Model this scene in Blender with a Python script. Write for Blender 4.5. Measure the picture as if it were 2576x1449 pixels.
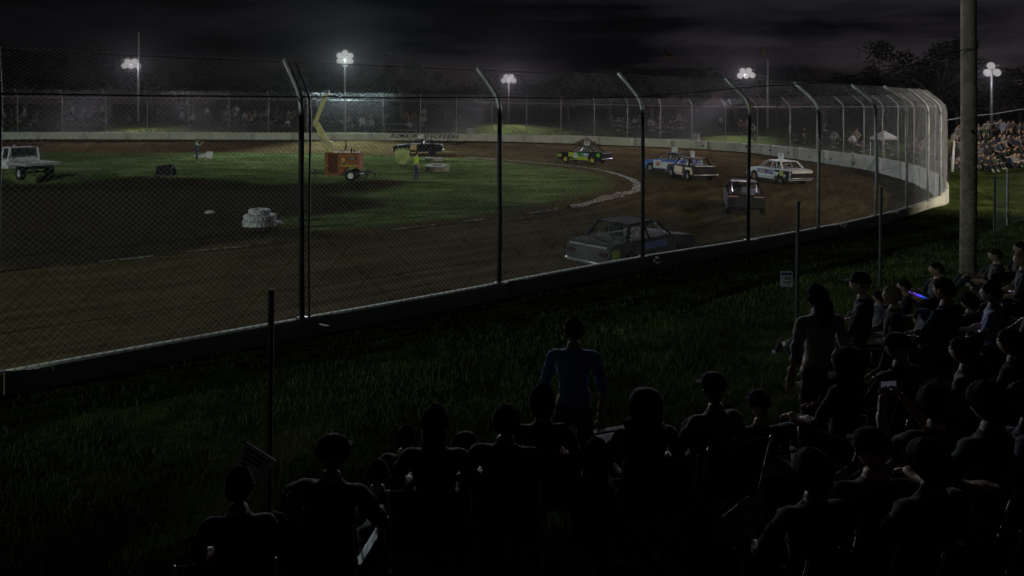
import bpy, bmesh, math, random
import numpy as np
from mathutils import Vector, Matrix, Euler
R = math.radians
random.seed(7); rng = np.random.default_rng(7)
sc = bpy.context.scene; col = sc.collection
for o in list(bpy.data.objects): bpy.data.objects.remove(o)

# ---------------------------------------------------------------- camera
W_, H_, F, PX, PY, ROLL, EYE = 2576.0, 1449.0, 1840.0, 1288.0, 266.0, 0.00621, 4.7
cd = bpy.data.cameras.new('camera'); cam = bpy.data.objects.new('camera', cd); col.objects.link(cam)
cd.sensor_width = 36; cd.lens = 36*F/W_; cd.shift_y = -(H_/2-PY)/W_; cd.clip_end = 3000; cd.clip_start = 0.05
cam.matrix_world = Matrix.Translation((0, 0, EYE)) @ Matrix.Rotation(R(90), 4, 'X') @ Matrix.Rotation(ROLL, 4, 'Z')
sc.camera = cam
sc.view_settings.view_transform = 'Standard'; sc.view_settings.look = 'None'
sc.view_settings.exposure = 0; sc.view_settings.gamma = 1
sc.cycles.max_bounces = 6; sc.cycles.volume_bounces = 0
try: sc.cycles.use_light_tree = True
except Exception: pass

# ---------------------------------------------------------------- night sky
wd = bpy.data.worlds.new("World"); sc.world = wd; wd.use_nodes = True
nt = wd.node_tree; N = nt.nodes; L = nt.links; N.clear()
out = N.new('ShaderNodeOutputWorld'); bg = N.new('ShaderNodeBackground'); L.new(bg.outputs[0], out.inputs[0])
tc = N.new('ShaderNodeTexCoord'); sep = N.new('ShaderNodeSeparateXYZ'); L.new(tc.outputs['Generated'], sep.inputs[0])
rp = N.new('ShaderNodeValToRGB'); L.new(sep.outputs['Z'], rp.inputs[0])
e = rp.color_ramp.elements; e[0].position = 0.0; e[0].color = (.0130, .0085, .0085, 1); e[1].position = .30; e[1].color = (.0022, .0026, .0037, 1)
m_ = e.new(.07); m_.color = (.0078, .0068, .0080, 1); m_ = e.new(.15); m_.color = (.0042, .0042, .0056, 1)
mp = N.new('ShaderNodeMapping'); mp.inputs['Scale'].default_value = (2.2, 2.2, 15); mp.inputs['Location'].default_value = (.3, .1, .4); L.new(tc.outputs['Generated'], mp.inputs[0])
nz = N.new('ShaderNodeTexNoise'); nz.inputs['Scale'].default_value = 1.3; nz.inputs['Detail'].default_value = 6; nz.inputs['Roughness'].default_value = .55; L.new(mp.outputs[0], nz.inputs[0])
cr = N.new('ShaderNodeValToRGB'); cr.color_ramp.elements[0].position = .44; cr.color_ramp.elements[0].color = (.10, .10, .12, 1); cr.color_ramp.elements[1].position = .60; cr.color_ramp.elements[1].color = (1.7, 1.65, 1.7, 1); L.new(nz.outputs[0], cr.inputs[0])
mx = N.new('ShaderNodeMix'); mx.data_type = 'RGBA'; mx.blend_type = 'MULTIPLY'; mx.inputs[0].default_value = 1
L.new(rp.outputs[0], mx.inputs[6]); L.new(cr.outputs[0], mx.inputs[7])
# the last of the dusk is on the right of the view
mr = N.new('ShaderNodeMapRange'); L.new(sep.outputs['X'], mr.inputs[0]); mr.inputs[1].default_value = -.45; mr.inputs[2].default_value = .45; mr.inputs[3].default_value = .30; mr.inputs[4].default_value = 1.35
L.new(mx.outputs[2], bg.inputs[0]); L.new(mr.outputs[0], bg.inputs[1])

# ---------------------------------------------------------------- projection helpers
cr_, sr_ = math.cos(ROLL), math.sin(ROLL)
def uv(px, py):
    dx, dy = px-PX, py-PY
    return dx*cr_+dy*sr_, -dx*sr_+dy*cr_
def at(px, py, Y):
    u, v = uv(px, py); return Vector((u/F*Y, Y, EYE-v/F*Y))
def onz(px, py, z):
    u, v = uv(px, py); return at(px, py, (EYE-z)*F/v)
def proj(p):
    u = p[0]/p[1]*F; v = (EYE-p[2])/p[1]*F
    return PX+u*cr_-v*sr_, PY+u*sr_+v*cr_

# ---------------------------------------------------------------- track outline
def P3(v, zi, zo): return (v.x, v.y, v.z, zi, zo)
WP = []
for px, py in [(12, 934), (545, 838), (1000, 759), (1623, 645), (1878, 605), (2017, 581), (2222, 538), (2337, 503)]:
    WP.append(P3(onz(px, py, 1.3), .15, 1.0))
WP.append(P3(onz(2378, 478, 1.32), .15, .75)); WP.append(P3(onz(2379, 459, 1.35), .2, .6))
for px, py, z, zi in [(2357, 437, 1.4, .25), (2327, 424, 1.4, .3), (2296, 413, 1.41, .33), (2257, 405, 1.4, .35), (2218, 397, 1.4, .36), (2171, 390, 1.38, .38), (2120, 384, 1.38, .38), (1986, 369.5, 1.36, .4)]:
    WP.append(P3(onz(px, py, z), zi, .9))
for px, py, Y, zi in [(1875, 360.5, 68, .5), (1740, 353, 72.6, .55), (1613, 347.5, 75.8, .58), (1495, 342.5, 78.0, .62), (1288, 338.7, 78.3, .85), (1000, 335.3, 76.7, 1.0), (700, 333.5, 75, 1.08), (400, 332.7, 73.2, 1.12), (65, 332, 71, 1.16)]:
    v = at(px, py, Y); WP.append(P3(v, zi, v.z-.35))
zl = WP[-1][2]
for x, y in [(-56, 67), (-64, 55), (-67, 35), (-64, 12), (-52, -4), (-38, -9), (-24, -4.2), (-14, 3.25)]:
    f = max(0, min(1, (y-5)/55)); WP.append((x, y, 1.3+f*(zl-1.3), .15+f, 1.0+f*.5))
IP = []
for px, py, z in [(5, 684, .1), (450, 640, .1), (773, 606, .1), (1150, 562, .1), (1440, 524, .1), (1528, 502, .1), (1588, 487, .1), (1608, 467, .1), (1576, 447, .12), (1500, 427, .15), (1288, 405, .2), (1100, 394, .25), (850, 386, .3), (644, 383, .3), (350, 383, .3), (30, 384, .3)]:
    v = onz(px, py, z); IP.append((v.x, v.y, z))
for x, y in [(-50, 59), (-55, 48), (-55, 28), (-48, 12), (-34, 6.5), (-22, 13)]: IP.append((x, y, .15))
def catmull(pts, n):
    P = np.array(pts, float); K = len(P); o = []
    for i in range(K):
        p0, p1, p2, p3 = P[i-1], P[i], P[(i+1) % K], P[(i+2) % K]
        m = 16
        d1 = max(np.linalg.norm(p2[:2]-p1[:2]), 1e-3); d0 = max(np.linalg.norm(p1[:2]-p0[:2]), 1e-3); d2 = max(np.linalg.norm(p3[:2]-p2[:2]), 1e-3)
        t1 = ((p1-p0)/d0-(p2-p0)/(d0+d1)+(p2-p1)/d1)*d1; t2 = ((p2-p1)/d1-(p3-p1)/(d1+d2)+(p3-p2)/d2)*d1
        for k in range(m):
            t = k/m; o.append((2*t**3-3*t*t+1)*p1+(t**3-2*t*t+t)*t1+(-2*t**3+3*t*t)*p2+(t**3-t*t)*t2)
    o = np.array(o); o2 = np.vstack([o, o[:1]])
    s = np.concatenate([[0], np.cumsum(np.linalg.norm(np.diff(o2[:, :2], axis=0), axis=1))])
    q = np.linspace(0, s[-1], n, endpoint=False)
    return np.stack([np.interp(q, s, o2[:, j]) for j in range(P.shape[1])], 1), s[-1]
WL, WLEN = catmull(WP, 640); IL, ILEN = catmull(IP, 420)
def near_loop(LP, x, y):
    "distance, segment-interpolated attributes"
    A = LP; B = np.roll(LP, -1, 0); d = B[:, :2]-A[:, :2]; dd = (d**2).sum(1)
    bd = np.full(x.shape, 1e9); at_ = np.zeros(x.shape+(LP.shape[1],))
    for i in range(len(A)):
        t = np.clip(((x-A[i, 0])*d[i, 0]+(y-A[i, 1])*d[i, 1])/dd[i], 0, 1)
        q = (x-A[i, 0]-t*d[i, 0])**2+(y-A[i, 1]-t*d[i, 1])**2
        k = q < bd; bd[k] = q[k]
        at_[k] = A[i]+(B[i]-A[i])*t[k][:, None]
    return np.sqrt(bd), at_
def inside(LP, x, y):
    A = LP; B = np.roll(LP, -1, 0); c = np.zeros(x.shape, bool)
    for i in range(len(A)):
        k = (A[i, 1] > y) != (B[i, 1] > y)
        c ^= k & (x < (B[i, 0]-A[i, 0])*(y-A[i, 1])/(B[i, 1]-A[i, 1]+1e-12)+A[i, 0])
    return c
def sst(x, a, b):
    t = np.clip((x-a)/(b-a), 0, 1); return t*t*(3-2*t)
def wob(x, y):
    return .5*np.sin(x*.31+1.3)*np.cos(y*.27)+.3*np.sin(x*.83+y*.61)+.2*np.sin(x*1.9-y*1.4+.6)
def G(x, y):
    x = np.atleast_1d(np.asarray(x, float)); y = np.atleast_1d(np.asarray(y, float))
    dW, aW = near_loop(WL[::3], x, y); dI, aI = near_loop(IL[::3], x, y)
    iW, iI = inside(WL, x, y), inside(IL, x, y)
    t = dI/(dI+dW+1e-9)
    zt = aI[:, 2]+(aW[:, 3]-aI[:, 2])*t**1.4+.03*wob(x*1.5, y*1.5)*np.minimum(1, dW)
    zi = aI[:, 2]+.07*wob(x, y)*np.minimum(1, dI*.4)
    # long low ridge on the left of the infield with a hollow on the near side of it
    r = (y-42.3-(x+22)*.02)
    zi += sst(-x, -2, 14)*np.minimum(1, dI*.2)*(.34*np.exp(-(r/1.2)**2)-.16*sst(-r, 0, 3)*(1-sst(-r, 9, 18)))
    tt = (x-y+7.7)/1.4142
    hill = .11*np.clip(tt, 0, 4.1)+.6*np.clip(tt-4.1, 0, 2.6)+.05*np.clip(tt-6.7, 0, 30)
    w = np.clip((36-y)/9, 0, 1)
    zo = aW[:, 4]+(1-w)*1.25*sst(dW, 3, 14)+w*hill+.05*wob(x, y)*np.minimum(1, dW)
    z = np.where(iI, zi, np.where(iW, zt, zo))
    return z, iW, dW
def g1(x, y): return float(G(x, y)[0][0])
def gpt(px, py):
    "first ground point seen at a pixel"
    u, v = uv(px, py); Y = np.linspace(3, 130, 1600); X = u/F*Y; Z = EYE-v/F*Y
    z = G(X, Y)[0]; k = np.argmax(Z <= z); k = k if k else 1599
    return Vector((X[k], Y[k], z[k]))

# ---------------------------------------------------------------- materials
def mat(name, c, rough=.7, metal=0, var=.25, scale=3, bump=0, bscale=40, c2=None, emit=0, spec=.5, objcol=False):
    m = bpy.data.materials.new(name); m.use_nodes = True; n = m.node_tree.nodes; l = m.node_tree.links
    b = n['Principled BSDF']; b.inputs['Roughness'].default_value = rough; b.inputs['Metallic'].default_value = metal
    b.inputs['Specular IOR Level'].default_value = spec
    t = n.new('ShaderNodeTexCoord'); z = n.new('ShaderNodeTexNoise'); z.inputs['Scale'].default_value = scale; z.inputs['Detail'].default_value = 5
    l.new(t.outputs['Object'], z.inputs[0])
    r = n.new('ShaderNodeValToRGB'); l.new(z.outputs[0], r.inputs[0])
    c2 = c2 or tuple(max(0, v*(1-var)) for v in c[:3])
    r.color_ramp.elements[0].position = .35; r.color_ramp.elements[0].color = (*c2[:3], 1)
    r.color_ramp.elements[1].position = .62; r.color_ramp.elements[1].color = (*c[:3], 1)
    if objcol:
        oi = n.new('ShaderNodeObjectInfo'); mm = n.new('ShaderNodeMix'); mm.data_type = 'RGBA'; mm.blend_type = 'MULTIPLY'; mm.inputs[0].default_value = 1
        l.new(oi.outputs['Color'], mm.inputs[6]); l.new(r.outputs[0], mm.inputs[7]); l.new(mm.outputs[2], b.inputs['Base Color'])
    else: l.new(r.outputs[0], b.inputs['Base Color'])
    if bump:
        z2 = n.new('ShaderNodeTexNoise'); z2.inputs['Scale'].default_value = bscale; z2.inputs['Detail'].default_value = 4; l.new(t.outputs['Object'], z2.inputs[0])
        bp = n.new('ShaderNodeBump'); bp.inputs['Strength'].default_value = bump; bp.inputs['Distance'].default_value = .05; l.new(z2.outputs[0], bp.inputs['Height']); l.new(bp.outputs[0], b.inputs['Normal'])
    if emit:
        b.inputs['Emission Color'].default_value = (*c[:3], 1); b.inputs['Emission Strength'].default_value = emit
    return m
def ground_mat(name, stops, scales=(.35, 2.2, 14), bump=.5, rough=.95, ruts=False):
    m = bpy.data.materials.new(name); m.use_nodes = True; n = m.node_tree.nodes; l = m.node_tree.links
    b = n['Principled BSDF']; b.inputs['Roughness'].default_value = 1; b.inputs['Specular IOR Level'].default_value = 0
    t = n.new('ShaderNodeTexCoord'); prev = None
    for s, w in zip(scales, (.45, .3, .25)):
        z = n.new('ShaderNodeTexNoise'); z.inputs['Scale'].default_value = s; z.inputs['Detail'].default_value = 6; z.inputs['Roughness'].default_value = .65; l.new(t.outputs['Object'], z.inputs[0])
        a = n.new('ShaderNodeMath'); a.operation = 'MULTIPLY_ADD'; a.inputs[1].default_value = w; l.new(z.outputs[0], a.inputs[0])
        if prev: l.new(prev.outputs[0], a.inputs[2])
        else: a.inputs[2].default_value = 0
        prev = a
    if ruts:
        at_ = n.new('ShaderNodeAttribute'); at_.attribute_name = 'lane'; z = n.new('ShaderNodeTexNoise'); z.inputs['Scale'].default_value = 1; z.inputs['Detail'].default_value = 5; z.inputs['Roughness'].default_value = .7; l.new(at_.outputs['Vector'], z.inputs[0])
        a = n.new('ShaderNodeMath'); a.operation = 'MULTIPLY_ADD'; a.inputs[1].default_value = .55; l.new(z.outputs[0], a.inputs[0]); b2 = n.new('ShaderNodeMath'); b2.operation = 'MULTIPLY'; b2.inputs[1].default_value = .45; l.new(prev.outputs[0], b2.inputs[0]); l.new(b2.outputs[0], a.inputs[2]); prev = a
    r = n.new('ShaderNodeValToRGB'); l.new(prev.outputs[0], r.inputs[0]); el = r.color_ramp.elements
    el[0].position, el[0].color = stops[0][0], (*stops[0][1], 1); el[1].position, el[1].color = stops[-1][0], (*stops[-1][1], 1)
    for p, c in stops[1:-1]: q = el.new(p); q.color = (*c, 1)
    l.new(r.outputs[0], b.inputs['Base Color'])
    z2 = n.new('ShaderNodeTexNoise'); z2.inputs['Scale'].default_value = 9; z2.inputs['Detail'].default_value = 8; z2.inputs['Roughness'].default_value = .7; l.new(t.outputs['Object'], z2.inputs[0])
    bp = n.new('ShaderNodeBump'); bp.inputs['Strength'].default_value = bump; bp.inputs['Distance'].default_value = .12; l.new(z2.outputs[0], bp.inputs['Height']); l.new(bp.outputs[0], b.inputs['Normal'])
    return m
M = {}
M['turf'] = ground_mat('turf', [(.40, (.030, .024, .012)), (.47, (.035, .048, .014)), (.55, (.075, .105, .030)), (.63, (.13, .11, .05))])
M['infield'] = ground_mat('infield_turf', [(.38, (.085, .075, .030)), (.46, (.095, .135, .042)), (.54, (.155, .215, .075)), (.62, (.27, .26, .12))], (.22, 1.6, 12), bump=.8)
M['dirt'] = ground_mat('dirt', [(.36, (.040, .024, .011)), (.50, (.080, .052, .022)), (.64, (.13, .09, .04))], (.18, 1.2, 8), bump=.9)
M['track'] = ground_mat('raced_dirt', [(.38, (.045, .030, .013)), (.48, (.088, .063, .028)), (.56, (.135, .10, .048)), (.66, (.20, .155, .085))], (.18, 1.2, 8), bump=.9, ruts=True)
M['hollow'] = ground_mat('shaded_soil', [(.36, (.005, .0035, .002)), (.50, (.010, .0075, .004)), (.64, (.02, .014, .008))], (.3, 1.6, 9), bump=.9)  # soil tone darkened to hold the infield shade
M['lime'] = mat('white_line', (.40, .38, .34), .95, c2=(.10, .08, .05), var=.6, scale=6, bump=.6, bscale=12)
M['concrete'] = mat('painted_concrete', (.60, .60, .53), .85, var=.22, scale=.9, bump=.25, bscale=6)
M['galv'] = mat('galvanised_steel', (.42, .42, .43), .6, .3, var=.3, scale=6)
M['post'] = mat('dull_post', (.30, .30, .31), .5, .4, var=.35, scale=5)
M['wire'] = mat('fence_wire', (.33, .32, .33), .6, .3, var=.3, scale=2)
M['oldwire'] = mat('old_wire', (.055, .05, .045), .7, .3, var=.3, scale=2)
M['cable'] = mat('black_cable', (.012, .012, .013), .7)
M['rope'] = mat('pale_rope', (.7, .7, .66), .8)
M['timber'] = mat('weathered_timber', (.36, .29, .23), .9, var=.45, scale=4, bump=.6, bscale=14)
M['darkpost'] = mat('dark_picket', (.035, .036, .034), .7, .2)
M['black'] = mat('black_paint', (.010, .011, .014), .75, spec=.12)
M['capcloth'] = mat('cap_cloth', (.02, .02, .023), .95, spec=.1)
M['matte'] = mat('matte_black', (.012, .012, .012), .9)
M['rubber'] = mat('rubber', (.018, .017, .016), .95, spec=.1, var=.4, scale=8, bump=.3)
M['whitetyre'] = mat('white_painted_rubber', (.55, .53, .56), .8, var=.25, scale=5, bump=.3, bscale=20)
M['creamtyre'] = mat('faded_painted_rubber', (.32, .32, .26), .85, var=.4, scale=4, bump=.3, bscale=20)
M['white'] = mat('white_paint', (.72, .70, .72), .5, var=.18, scale=4)
M['offwhite'] = mat('off_white_paint', (.42, .40, .40), .6, var=.3, scale=3)
M['orange'] = mat('orange_paint', (.30, .115, .040), .85, spec=.1, var=.35, scale=3)
M['dorange'] = mat('dark_orange_paint', (.09, .028, .012), .85, spec=.1, var=.35, scale=3)
M['boom'] = mat('faded_yellow_paint', (.62, .58, .24), .7, var=.3, scale=4)
M['yellow'] = mat('yellow_paint', (.70, .60, .05), .5)
M['lime_paint'] = mat('lime_paint', (.45, .60, .05), .45, var=.2, scale=6)
M['green'] = mat('green_paint', (.05, .32, .05), .5)
M['brightgreen'] = mat('bright_green_paint', (.12, .60, .04), .5)
M['blue'] = mat('blue_paint', (.06, .16, .55), .45)
M['purple'] = mat('purple_paint', (.09, .04, .32), .5)
M['maroon'] = mat('maroon_paint', (.035, .012, .015), .75, spec=.12)
M['tan'] = mat('peach_paint', (.55, .32, .20), .6)
M['gold'] = mat('gold_paint', (.60, .33, .08), .6)
M['chrome'] = mat('bare_metal', (.6, .6, .6), .35, .7)
M['red'] = mat('red_paint', (.5, .04, .04), .5)
M['lightblue'] = mat('light_blue_paint', (.4, .5, .75), .5)
M['glass'] = mat('dark_glass', (.02, .025, .03), .08, spec=.8)
M['bush'] = mat('dry_weed', (.62, .70, .34), .9, var=.4, scale=8)
M['muddy'] = mat('mud_covered_white', (.075, .07, .075), .95, c2=(.02, .017, .014), scale=1.3)
M['straw'] = mat('straw', (.22, .15, .06), .95, var=.6, scale=5)
M['leaf'] = mat('foliage', (.022, .027, .014), .85, var=.5, scale=.8)
M['bark'] = mat('bark', (.12, .095, .07), .95, var=.4, scale=6, bump=.5)
M['cloth'] = mat('shirt_fabric', (1, 1, 1), .9, var=.25, scale=7, objcol=True)
M['trouser'] = mat('trouser_fabric', (.025, .027, .035), .9)
M['skin'] = mat('skin', (.42, .27, .19), .6, var=.15)
M['hair'] = mat('dark_hair', (.03, .022, .016), .95, spec=.1)
M['fair'] = mat('grey_blonde_hair', (.30, .25, .16), .95, spec=.1)
M['shoe'] = mat('pale_shoe', (.35, .35, .33), .8)
M['navy'] = mat('navy_fabric', (.018, .035, .10), .9)
M['hivis'] = mat('hi_vis_fabric', (.50, .75, .04), .7, var=.15)
M['hivisg'] = mat('pale_green_yoke', (.35, .65, .35), .8, var=.1)
M['canvas'] = mat('chair_canvas', (.02, .03, .035), .9)
M['lens'] = mat('lamp_lens', (1, .97, .95), .3, emit=.34)
M['lens'].node_tree.links.remove(M['lens'].node_tree.nodes['Principled BSDF'].inputs['Base Color'].links[0]); M['lens'].node_tree.nodes['Principled BSDF'].inputs['Base Color'].default_value = (.0, .0, .0, 1); M['lens'].node_tree.nodes['Principled BSDF'].inputs['Specular IOR Level'].default_value = 0; M['lens'].node_tree.nodes['Principled BSDF'].inputs['Roughness'].default_value = 1
M['housing'] = mat('lamp_housing', (.2, .2, .2), .6, .4)
M['screen'] = mat('phone_screen', (.55, .55, .75), .3, emit=.045)
M['gscreen'] = mat('green_phone_screen', (.15, .55, .38), .3, emit=.035)
M['glow'] = mat('glowing_wand', (.28, .10, .85), .3, emit=.12)
M['wing'] = mat('moth_wing', (.85, .48, .16), .8, var=.5, scale=60)
M['paper'] = mat('printed_board', (.35, .36, .42), .8, var=.35, scale=9)
M['ink'] = mat('black_ink', (.015, .013, .013), .9)

# ---------------------------------------------------------------- mesh helpers
def tag(o, label=None, cat=None, group=None, kind=None):
    if label: o['label'] = label
    if cat: o['category'] = cat
    if group: o['group'] = group
    if kind: o['kind'] = kind
    return o
def empty(name, loc=(0, 0, 0), rz=0):
    o = bpy.data.objects.new(name, None); col.objects.link(o); o.location = loc; o.rotation_euler = (0, 0, rz); o.empty_display_size = .2
    return o
class MB:
    def __init__(s): s.v = []; s.f = []; s.m = []
    def add(s, vs, fs, mi=0):
        b = len(s.v); s.v += [tuple(v) for v in vs]; s.f += [tuple(b+i for i in f) for f in fs]; s.m += [mi]*len(fs); return s
    def box(s, c, d, rot=None, mi=0, taper=1.0):
        x, y, z = d[0]/2, d[1]/2, d[2]/2; c = Vector(c)
        vs = []
        for sz in (-1, 1):
            k = taper if sz > 0 else 1
            for sx, sy in ((-1, -1), (1, -1), (1, 1), (-1, 1)):
                v = Vector((sx*x*k, sy*y*k, sz*z)); vs.append(c+(rot @ v if rot else v))
        return s.add(vs, [(3, 2, 1, 0), (4, 5, 6, 7), (0, 1, 5, 4), (1, 2, 6, 5), (2, 3, 7, 6), (3, 0, 4, 7)], mi)
    def tube(s, pts, r, n=8, mi=0, cap=True):
        pts = [Vector(p) for p in pts]; rs = r if isinstance(r, (list, tuple)) else [r]*len(pts); vs = []; fs = []
        up = Vector((0, 0, 1)); prev = None
        for i, p in enumerate(pts):
            d = (pts[min(i+1, len(pts)-1)]-pts[max(i-1, 0)]).normalized()
            if prev is None:
                a = d.cross(up if abs(d.z) < .9 else Vector((1, 0, 0))).normalized()
            else:
                a = (prev-d*prev.dot(d)).normalized()
            prev = a; b = d.cross(a)
            for k in range(n):
                t = 2*math.pi*k/n; vs.append(p+(a*math.cos(t)+b*math.sin(t))*rs[i])
        for i in range(len(pts)-1):
            for k in range(n): fs.append((i*n+k, i*n+(k+1) % n, (i+1)*n+(k+1) % n, (i+1)*n+k))
        if cap: fs += [tuple(range(n-1, -1, -1)), tuple((len(pts)-1)*n+k for k in range(n))]
        return s.add(vs, fs, mi)
    def lathe(s, prof, n=24, M4=None, mi=0):
        vs = []; fs = []; K = len(prof)
        for k in range(n):
            t = 2*math.pi*k/n
            for r, z in prof:
                v = Vector((r*math.cos(t), r*math.sin(t), z)); vs.append(M4 @ v if M4 else v)
        for k in range(n):
            for j in range(K-1): fs.append((k*K+j, ((k+1) % n)*K+j, ((k+1) % n)*K+j+1, k*K+j+1))
        return s.add(vs, fs, mi)
    def build(s, name, mats, parent=None, smooth=False, bevel=0):
        me = bpy.data.meshes.new(name); me.from_pydata(s.v, [], s.f); me.update()
        mats = mats if isinstance(mats, (list, tuple)) else [mats]
        for m in mats: me.materials.append(m)
        me.polygons.foreach_set('material_index', s.m)
        if smooth: me.polygons.foreach_set('use_smooth', [True]*len(s.f))
        o = bpy.data.objects.new(name, me); col.objects.link(o)
        if parent: o.parent = parent
        if bevel:
            b = o.modifiers.new('bevel', 'BEVEL'); b.width = bevel; b.segments = 2; b.limit_method = 'ANGLE'; b.angle_limit = R(35)
        return o
def raw_mesh(name, v, f, mats, parent=None, mi=None, smooth=False):
    v = np.asarray(v, np.float32); f = np.asarray(f, np.int32); k = f.shape[1]
    me = bpy.data.meshes.new(name); me.vertices.add(len(v)); me.vertices.foreach_set('co', v.ravel())
    me.loops.add(f.size); me.loops.foreach_set('vertex_index', f.ravel())
    me.polygons.add(len(f)); me.polygons.foreach_set('loop_start', np.arange(0, f.size, k, dtype=np.int32)); me.polygons.foreach_set('loop_total', np.full(len(f), k, np.int32))
    if mi is not None: me.polygons.foreach_set('material_index', np.asarray(mi, np.int32))
    if smooth: me.polygons.foreach_set('use_smooth', np.ones(len(f), bool))
    me.update(calc_edges=True)
    for m in (mats if isinstance(mats, (list, tuple)) else [mats]): me.materials.append(m)
    o = bpy.data.objects.new(name, me); col.objects.link(o)
    if parent: o.parent = parent
    return o
def text_obj(name, txt, size, m, mw, parent=None, shear=0, ext=.004, bold=.0, align='CENTER'):
    c = bpy.data.curves.new(name, 'FONT'); c.body = txt; c.size = size; c.align_x = align; c.align_y = 'CENTER'; c.shear = shear; c.extrude = ext; c.offset = bold
    o = bpy.data.objects.new(name, c); col.objects.link(o); dg = bpy.context.evaluated_depsgraph_get()
    me = bpy.data.meshes.new_from_object(o.evaluated_get(dg)); bpy.data.objects.remove(o)
    me.materials.clear(); me.materials.append(m)
    q = bpy.data.objects.new(name, me); col.objects.link(q)
    q.matrix_world = mw
    if parent: q.parent = parent; q.matrix_local = mw
    return q
def copy_tree(o, parent=None):
    c = o.copy(); col.objects.link(c); c.parent = parent
    for ch in list(o.children): copy_tree(ch, c)
    return c

# ---------------------------------------------------------------- ground, track, infield
def axis(lo, hi, a, b, st, far):
    c = list(np.arange(a, b+.001, st)); x = a; s = st
    while x > lo: s *= 1.35; x -= s; c.insert(0, x)
    x = b; s = st
    while x < hi: s *= 1.35; x += s; c.append(x)
    return np.array(c)
xs = axis(-900, 900, -72, 46, .75, 0); ys = axis(-120, 1500, -14, 106, .75, 0)
XX, YY = np.meshgrid(xs, ys); z, iW, dW = G(XX.ravel(), YY.ravel())
z = np.where(iW | (dW < .85), z-1.1, z)
far_ = np.hypot(XX.ravel(), YY.ravel()); z = np.where(far_ > 160, 1.8, z)
nx, ny = len(xs), len(ys); ii = np.arange(ny-1)[:, None]*nx+np.arange(nx-1)[None]
f = np.stack([ii, ii+1, ii+nx+1, ii+nx], -1).reshape(-1, 4)
tag(raw_mesh('ground', np.stack([XX.ravel(), YY.ravel(), z], 1), f, M['turf'], smooth=True), kind='structure')
# verge: strip of turf hugging the outer face of the wall
nw = len(WL); tr = []
tg_ = np.roll(WL[:, :2], -1, 0)-np.roll(WL[:, :2], 1, 0); tg_ /= np.linalg.norm(tg_, axis=1)[:, None]; no_ = np.stack([tg_[:, 1], -tg_[:, 0]], 1)
if inside(WL, np.array([WL[10, 0]+no_[10, 0]]), np.array([WL[10, 1]+no_[10, 1]]))[0]: no_ = -no_
vr = []
for d in (.02, .4, .8, 1.2, 1.7, 2.0):
    q = WL[:, :2]+no_*d; zq = G(q[:, 0], q[:, 1])[0] if d > .1 else WL[:, 4]; vr.append(np.column_stack([q, zq+(.012 if d < 1.9 else -.05)]))
j = np.arange(nw); f = [np.stack([k*nw+j, k*nw+(j+1) % nw, (k+1)*nw+(j+1) % nw, (k+1)*nw+j], 1) for k in range(5)]
tag(raw_mesh('verge', np.vstack(vr), np.vstack(f), M['turf'], smooth=True), kind='structure')
# race track: ruled between the wall and the infield edge
tr = []
dd, near_i = near_loop(IL, WL[:, 0], WL[:, 1])
K = 44
for k in range(K+1):
    t = k/K; tr.append(WL[:, :2]*(1-t)+near_i[:, :2]*t)
tr = np.array(tr).reshape(-1, 2); z = G(tr[:, 0], tr[:, 1])[0]
zz = z.reshape(K+1, nw); zz[0] = WL[:, 3]+.0; z = zz.ravel()+.012
z[:] += .02*np.sin(tr[:, 0]*4.1)*np.sin(tr[:, 1]*3.3)
j = np.arange(nw); f = []
for k in range(K): f.append(np.stack([k*nw+j, k*nw+(j+1) % nw, (k+1)*nw+(j+1) % nw, (k+1)*nw+j], 1))
tk = np.repeat(np.arange(K+1), nw)
zr_ = .022*np.sin(tk*1.7+.8*np.sin(np.tile(j, K+1)*.05))+.014*np.sin(tk*3.9); z = z+zr_*np.sin(np.pi*tk/K)
rt = raw_mesh('race_track', np.column_stack([tr, z]), np.vstack(f), M['track'], smooth=True); tag(rt, kind='structure')
ln = rt.data.attributes.new('lane', 'FLOAT_VECTOR', 'POINT'); jj = np.tile(j, K+1); ln.data.foreach_set('vector', np.column_stack([tk*.62, 9*np.sin(jj/nw*6.2832), 9*np.cos(jj/nw*6.2832)]).astype(np.float32).ravel())
# infield
ctr = np.array([-20., 38.]); rows = 70; inf = []
for k in range(rows+1):
    t = k/rows; inf.append(IL[:, :2]*(1-t)+ctr*t)
inf = np.array(inf).reshape(-1, 2); z = G(inf[:, 0], inf[:, 1])[0]+.03
ni = len(IL); j = np.arange(ni); f = []
for k in range(rows): f.append(np.stack([k*ni+j, k*ni+(j+1) % ni, (k+1)*ni+(j+1) % ni, (k+1)*ni+j], 1))
f = np.vstack(f)
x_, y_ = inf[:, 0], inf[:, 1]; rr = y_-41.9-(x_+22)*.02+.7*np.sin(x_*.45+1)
bare = sst(-(x_+7.5+2.2*np.sin(y_*.7)), -2.5, 2.5)*sst(-rr, -.4, .9)*sst(y_-(x_*.62+29.5)+1.2*np.sin(x_*.9), -1.6, .6)  # shade on the left infield, painted in as a patch of darkened soil
edge = 1-sst(near_loop(IL[::2], x_, y_)[0], .3, 3.0+1.2*np.sin(x_*.5))
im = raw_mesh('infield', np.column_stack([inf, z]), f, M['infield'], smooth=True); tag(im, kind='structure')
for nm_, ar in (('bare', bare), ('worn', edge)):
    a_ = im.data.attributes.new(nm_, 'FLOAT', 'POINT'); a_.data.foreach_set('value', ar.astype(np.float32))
n_ = M['infield'].node_tree.nodes; l_ = M['infield'].node_tree.links; bs = n_['Principled BSDF']; cur = bs.inputs['Base Color'].links[0].from_socket
tcn = n_.new('ShaderNodeTexCoord'); mpn = n_.new('ShaderNodeMapping'); mpn.inputs['Scale'].default_value = (.16, .75, 1); mpn.inputs['Rotation'].default_value = (0, 0, -.06); l_.new(tcn.outputs['Object'], mpn.inputs[0])
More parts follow.
